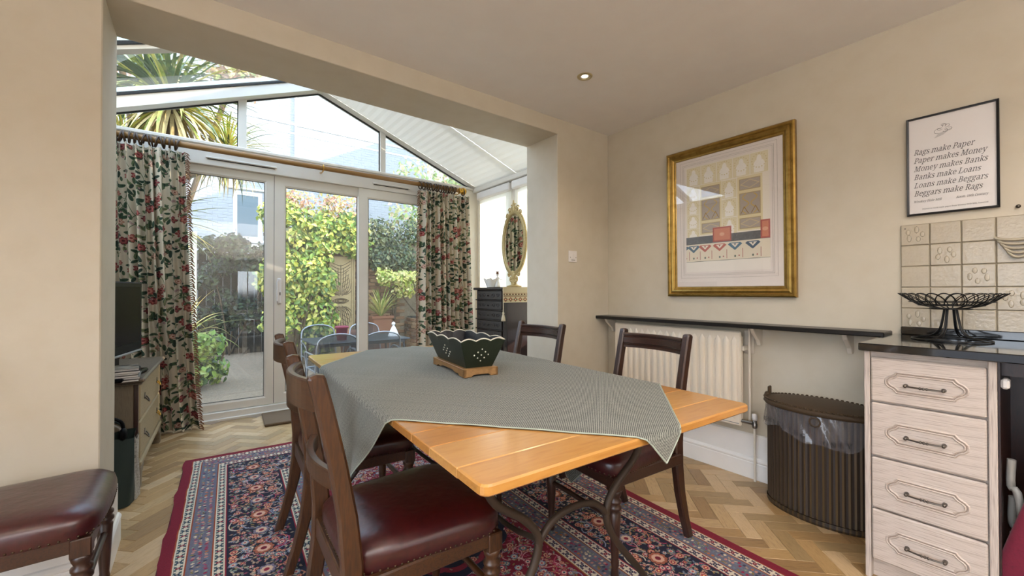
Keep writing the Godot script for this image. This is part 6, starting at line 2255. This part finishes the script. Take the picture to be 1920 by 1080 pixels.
func planting() -> void:
	# climber over the brick wall
	var v := thing("climbing_shrub", "big sunlit yellow green climber covering the brick wall left of the panel", "climber")
	var lumps := []
	var r := RandomNumberGenerator.new()
	r.seed = 3
	for i in 26:
		lumps.append([Vector3(r.randf_range(1.15, 1.95), r.randf_range(0.1, 2.75), -8.78 + r.randf_range(-0.1, 0.12)), Vector3(0.34, 0.32, 0.24), 1.0])
	for i in 14:
		lumps.append([Vector3(r.randf_range(1.9, 2.75), r.randf_range(2.05, 2.75), -8.80 + r.randf_range(-0.1, 0.1)), Vector3(0.32, 0.28, 0.24), 1.0])
	leaves(v, "foliage", lumps, 7500, 0.10, ["9aaa40", "7a9634", "c4c050", "5f7a2a", "d2c868", "506a26", "a8b048"], 41, Vector3(-0.3, 0.3, 1))
	var tops := []
	for i in 14:
		tops.append([Vector3(r.randf_range(1.15, 2.75), r.randf_range(2.75, 3.05), -8.8), Vector3(0.24, 0.22, 0.2), 1.0])
	leaves(v, "tip_growth", tops, 900, 0.07, ["c89078", "d8b088", "b8a860", "d09a8a", "a8a050"], 42)
	stems(v, Vector3(1.5, GROUND, -8.75), [Vector3(1.3, 1.6, -8.8), Vector3(1.7, 2.2, -8.8), Vector3(2.2, 2.5, -8.82), Vector3(1.45, 2.9, -8.8), Vector3(2.6, 2.7, -8.8)], 0.014, 5, m.bark)
	# dark ivy on the right part of the wall
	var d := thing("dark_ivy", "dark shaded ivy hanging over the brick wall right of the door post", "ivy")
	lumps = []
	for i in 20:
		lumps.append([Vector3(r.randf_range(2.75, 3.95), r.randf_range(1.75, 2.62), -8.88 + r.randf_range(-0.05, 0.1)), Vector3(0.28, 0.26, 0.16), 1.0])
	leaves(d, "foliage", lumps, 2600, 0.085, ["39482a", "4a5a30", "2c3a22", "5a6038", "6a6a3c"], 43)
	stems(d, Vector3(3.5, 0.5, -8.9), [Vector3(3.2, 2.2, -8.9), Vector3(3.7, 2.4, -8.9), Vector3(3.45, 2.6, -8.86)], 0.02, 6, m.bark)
	# bright shrub low on the side wall
	var s := thing("yellow_shrub", "sunlit yellow green shrub spilling over the white side wall", "shrub")
	lumps = []
	for i in 9:
		lumps.append([Vector3(r.randf_range(3.15, 4.1), r.randf_range(1.15, 1.5), -8.5 + r.randf_range(-0.15, 0.2)), Vector3(0.2, 0.16, 0.18), 1.0])
	leaves(s, "foliage", lumps, 800, 0.085, ["a8b048", "c8c068", "8a9a38", "d8cc88", "b8a858"], 44)
	stems(s, Vector3(3.95, 0.56, -8.6), [Vector3(3.3, 1.4, -8.5), Vector3(3.7, 1.5, -8.4), Vector3(4.1, 1.3, -8.3), Vector3(4.15, 1.0, -7.9)], 0.012, 7, m.bark)
	# pale tree beyond the side wall
	var t := thing("pale_tree", "pale cream and green tree rising over the right garden wall", "tree")
	lumps = []
	for i in 22:
		lumps.append([Vector3(r.randf_range(4.3, 6.6), r.randf_range(2.3, 4.3), -9.6 + r.randf_range(-0.8, 0.6)), Vector3(0.5, 0.42, 0.5), 1.0])
	leaves(t, "foliage", lumps, 3600, 0.12, ["c8c890", "a8b878", "d8d0a0", "90a868", "d8b898"], 45)
	stems(t, Vector3(5.2, GROUND, -9.8), [Vector3(4.6, 2.8, -9.6), Vector3(5.4, 3.4, -9.6), Vector3(6.0, 3.0, -9.7), Vector3(5.0, 3.9, -9.4)], 0.06, 8, m.bark)
	# dark climber under the house window
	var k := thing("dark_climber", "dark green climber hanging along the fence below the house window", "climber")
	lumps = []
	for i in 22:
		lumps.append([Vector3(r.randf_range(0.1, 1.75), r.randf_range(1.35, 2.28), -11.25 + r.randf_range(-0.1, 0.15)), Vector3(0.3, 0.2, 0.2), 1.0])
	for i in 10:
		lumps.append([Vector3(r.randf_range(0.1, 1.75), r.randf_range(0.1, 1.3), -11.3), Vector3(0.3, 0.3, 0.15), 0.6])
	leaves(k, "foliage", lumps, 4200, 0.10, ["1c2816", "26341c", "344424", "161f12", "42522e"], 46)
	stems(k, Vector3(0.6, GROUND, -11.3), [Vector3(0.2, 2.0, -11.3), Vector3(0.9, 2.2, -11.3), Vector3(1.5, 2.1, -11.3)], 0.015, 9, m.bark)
	# leafy shrub by the curtain
	var y := thing("variegated_shrub", "low bright green shrub on the patio beside the left curtain", "shrub")
	lumps = []
	for i in 12:
		lumps.append([Vector3(r.randf_range(-0.35, 0.42), r.randf_range(-0.1, 0.42), -7.7 + r.randf_range(-0.3, 0.3)), Vector3(0.2, 0.2, 0.2), 1.0])
	leaves(y, "foliage", lumps, 1500, 0.09, ["4c6a28", "6a8a34", "86a040", "38501f", "9aa858"], 47)
	stems(y, Vector3(0.05, GROUND, -7.7), [Vector3(-0.2, 0.3, -7.7), Vector3(0.2, 0.4, -7.6), Vector3(0.35, 0.2, -7.8)], 0.012, 10, m.bark)
	var st := thing("strap_plant", "arching strap leaved plant behind the low green shrub", "plant", Vector3(-0.16, GROUND, -7.75))
	crown(st, Vector3(0, 0.7, 0), 34, 0.85, 0.035, 0.1, 1.35, ["palm_blade", "palm_blade_yellow"], 51, 1.5)
	obj("stem", Mb.new().tube(P3([0, 0, 0, 0.01, 0.4, 0, 0, 0.72, 0]), [0.05, 0.045, 0.04], 8), m.bark, st)
	# palms beside the conservatory
	var p := thing("palm", "large yellow green palm with a drooping crown above the left curtain", "palm", Vector3(-0.25, GROUND, -6.6))
	obj("trunk", Mb.new().tube(P3([0, 0, 0, 0.03, 1.5, 0, 0, 3.0, 0, 0.02, 3.75, 0]), [0.12, 0.10, 0.09, 0.08], 10), m.bark, p)
	crown(p, Vector3(0, 3.72, 0), 180, 1.05, 0.045, -0.9, 1.3, ["palm_dead", "palm_blade_yellow", "palm_blade", "palm_dark", "palm_dark"], 52, 1.1)
	var gp := thing("grass_palm", "pale yellow grass leaved palm filling the left gable pane", "palm", Vector3(-0.75, GROUND, -6.9))
	obj("trunk", Mb.new().tube(P3([0, 0, 0, 0.1, 1.6, 0, 0.05, 3.1, 0]), [0.1, 0.09, 0.08], 10), m.bark, gp)
	crown(gp, Vector3(0.05, 3.1, 0), 150, 0.8, 0.022, -0.6, 1.4, ["palm_blade_yellow", "palm_dead", "palm_blade_yellow", "palm_blade"], 56, 1.4)
	var gp2 := thing("grass_palm", "green grass leaved palm behind the mullion of the left gable pane", "palm", Vector3(0.36, GROUND, -7.3))
	obj("trunk", Mb.new().tube(smooth_path(P3([-1.3, 0, 0, -1.22, 1.8, 0, -0.95, 2.75, 0, -0.4, 3.08, 0, 0.0, 3.42, 0]), 5), 0.055, 10), m.bark, gp2)
	crown(gp2, Vector3(0.0, 3.45, 0), 150, 0.72, 0.03, -1.0, 1.3, ["palm_dead", "palm_blade", "palm_dark", "palm_blade_yellow", "palm_blade"], 57, 1.3)
	var p2 := thing("palm", "small palm whose blades reach in from behind the left curtain", "palm", Vector3(-0.42, GROUND, -7.1))
	obj("trunk", Mb.new().tube(P3([0, 0, 0, 0.0, 1.3, 0, 0, 2.35, 0]), [0.09, 0.08, 0.07], 10), m.bark, p2)
	crown(p2, Vector3(0, 2.35, 0), 70, 0.85, 0.045, -0.5, 1.2, ["palm_blade_yellow", "palm_blade", "palm_dark"], 53, 0.8)
	var p3 := thing("palm", "tall dark palm seen through the glass roof above the gable", "palm", Vector3(-0.55, GROUND, -7.6))
	obj("trunk", Mb.new().tube(P3([0, 0, 0, 0.05, 2.2, 0, 0, 4.35, 0]), [0.12, 0.1, 0.08], 10), m.bark, p3)
	crown(p3, Vector3(0, 4.35, 0), 120, 1.0, 0.05, -0.7, 1.3, ["palm_dark", "palm_dark", "palm_blade"], 54, 0.9)
	var bt := thing("blossom_tree", "pinkish yellow leaved tree beyond the palms seen through the gable glass", "tree")
	lumps = []
	for i in 14:
		lumps.append([Vector3(r.randf_range(-1.9, -0.3), r.randf_range(2.9, 5.2), -9.4 + r.randf_range(-0.5, 0.5)), Vector3(0.4, 0.36, 0.4), 1.0])
	for i in 5:
		lumps.append([Vector3(r.randf_range(0.3, 0.9), r.randf_range(4.9, 5.4), -9.2), Vector3(0.35, 0.25, 0.35), 1.0])
	leaves(bt, "foliage", lumps, 2600, 0.11, ["d0a890", "c8b878", "b8c078", "d8c0a0", "c89888"], 48)
	stems(bt, Vector3(-0.9, GROUND, -9.5), [Vector3(-1.3, 3.4, -9.4), Vector3(-0.6, 4.2, -9.3), Vector3(0.5, 5.0, -9.3), Vector3(-1.0, 4.9, -9.4)], 0.05, 11, m.bark)

func make_patio_chair() -> Node3D:      # faces +z
	var t := thing("patio_chair", "-", "chair", Vector3.ZERO, 0.0, "metal mesh patio chairs")
	var arch := PackedVector3Array([Vector3(-0.255, 0.0, -0.22), Vector3(-0.255, 0.42, -0.20), Vector3(-0.25, 0.72, -0.25)])
	for i in 11:
		var a := PI - PI * i / 10.0
		arch.append(Vector3(cos(a) * 0.245, 0.76 + pow(sin(a), 0.8) * 0.13, -0.262 - 0.03 * sin(a)))
	arch.append_array(PackedVector3Array([Vector3(0.25, 0.72, -0.25), Vector3(0.255, 0.42, -0.20), Vector3(0.255, 0.0, -0.22)]))
	obj("frame", Mb.new().tube(arch, 0.011, 8), m.patio_tube, t)
	var ms := Mb.new()
	ms.surf(12, 8, func(u: float, v: float) -> Vector3:
		var x := (u - 0.5) * 0.48
		var top := 0.76 + pow(maxf(0.0, 1.0 - pow(x / 0.245, 2.0)), 0.4) * 0.125
		var y := lerpf(0.44, top, v)
		return Vector3(x, y, -0.205 - 0.08 * smoothstep(0.42, 0.88, y) - 0.02 * cos(x * 6.0)))
	obj("back_mesh", ms, m.patio_mesh, t)
	obj("seat_mesh", Mb.new().bx(Vector3(-0.24, 0.425, -0.2), Vector3(0.24, 0.43, 0.22)), m.patio_mesh, t)
	obj("seat_frame", Mb.new().tube(smooth_path(P3([-0.25, 0.42, -0.2, -0.25, 0.43, 0.18, -0.2, 0.425, 0.235, 0.2, 0.425, 0.235, 0.25, 0.43, 0.18, 0.25, 0.42, -0.2]), 4), 0.010, 8), m.patio_tube, t)
	for s in [-1.0, 1.0]:
		obj("leg", Mb.new().tube(P3([s * 0.25, 0.42, 0.17, s * 0.265, 0.0, 0.24]), 0.011, 8), m.patio_tube, t)
		obj("armrest", Mb.new().tube(smooth_path(P3([s * 0.255, 0.62, -0.23, s * 0.285, 0.645, -0.05, s * 0.285, 0.64, 0.16, s * 0.265, 0.55, 0.22, s * 0.255, 0.42, 0.2]), 4), 0.010, 8), m.patio_tube, t)
	return t

func patio_set() -> void:
	var t := thing("patio_table", "dark grey metal mesh patio table outside the doors", "table", Vector3(1.95, GROUND, -6.5))
	obj("table_top", Mb.new().bx(Vector3(-0.685, 0.70, -0.45), Vector3(0.685, 0.722, 0.45), 0.006), m.patio_metal, t)
	for x in [-0.6, 0.6]:
		for z in [-0.38, 0.38]:
			obj("leg", Mb.new().tube(P3([x, 0.70, z, x * 1.05, 0.0, z * 1.05]), 0.016, 8), m.patio_metal, t)
	obj("apron", Mb.new().bx(Vector3(-0.62, 0.66, -0.40), Vector3(0.62, 0.70, 0.40), 0.004), m.patio_metal, t)
	var c := make_patio_chair()
	c.position = Vector3(1.43, GROUND, -5.82)
	c.rotation.y = PI + 0.05
	c.set_meta("label", "mesh patio chair with its back to the door at the left of the table")
	dup(c, Vector3(2.02, GROUND, -5.80), PI - 0.04, "mesh patio chair with its back to the door behind the white post")
	dup(c, Vector3(1.58, GROUND, -7.0), 0.0, "mesh patio chair on the far side of the table in front of the climber")
	dup(c, Vector3(2.32, GROUND, -7.0), 0.0, "mesh patio chair on the far side of the table near the terracotta trough")
	var p := thing("red_pot", "dark red pot standing on the patio table", "pot", Vector3(1.70, 0.422, -6.35))
	obj("pot_body", Mb.new().lathe([Vector2(0.0, 0), Vector2(0.065, 0), Vector2(0.082, 0.17), Vector2(0.094, 0.172), Vector2(0.096, 0.20), Vector2(0.086, 0.205), Vector2(0.074, 0.16), Vector2(0, 0.15)], 22), m.pot_red, p)
	var w := thing("white_ornament", "small white bell shaped ornament at the right end of the patio table", "ornament", Vector3(2.50, 0.422, -6.40))
	obj("bell", Mb.new().lathe([Vector2(0.0, 0), Vector2(0.085, 0), Vector2(0.082, 0.02), Vector2(0.055, 0.09), Vector2(0.03, 0.14), Vector2(0.016, 0.165), Vector2(0.014, 0.175), Vector2(0, 0.176)], 20), m.porcelain, w)
	obj("knob", Mb.new().ball(Vector3(0, 0.198, 0), Vector3(0.03, 0.028, 0.03)), m.porcelain, w)
	var tp := thing("terracotta_pot", "terracotta pot on the patio behind the table", "pot", Vector3(2.30, GROUND, -7.9))
	obj("pot_body", Mb.new().lathe([Vector2(0.0, 0), Vector2(0.16, 0), Vector2(0.22, 0.62), Vector2(0.25, 0.625), Vector2(0.255, 0.70), Vector2(0.225, 0.71), Vector2(0.21, 0.6), Vector2(0, 0.58)], 24), m.terracotta, tp)
	var tr := thing("garden_trough", "terracotta coloured trough holding strap leaved flowers by the brick wall", "trough", Vector3(3.05, 0, -8.55))
	obj("trough_body", Mb.new().bx(Vector3(-0.2, GROUND, -0.17), Vector3(0.2, 0.60, 0.17), 0.02), m.terracotta, tr)
	obj("rim", Mb.new().sweep(rect_loop(Vector3(-0.2, 0.58, 0.17), Vector3(0.2, 0.58, 0.17), Vector3(0.2, 0.58, -0.17), Vector3(-0.2, 0.58, -0.17)), P2([-0.02, 0, 0.025, 0, 0.025, 0.05, -0.02, 0.05]), Vector3.UP, true), m.terracotta, tr)
	var sp := thing("strap_plant", "bright green strap leaved plant growing in the terracotta trough", "plant", Vector3(3.05, 0.60, -8.5))
	crown(sp, Vector3(0, 0, 0), 38, 0.68, 0.04, 0.7, 1.45, ["palm_blade", "palm_blade_yellow", "palm_blade"], 55, 0.9)
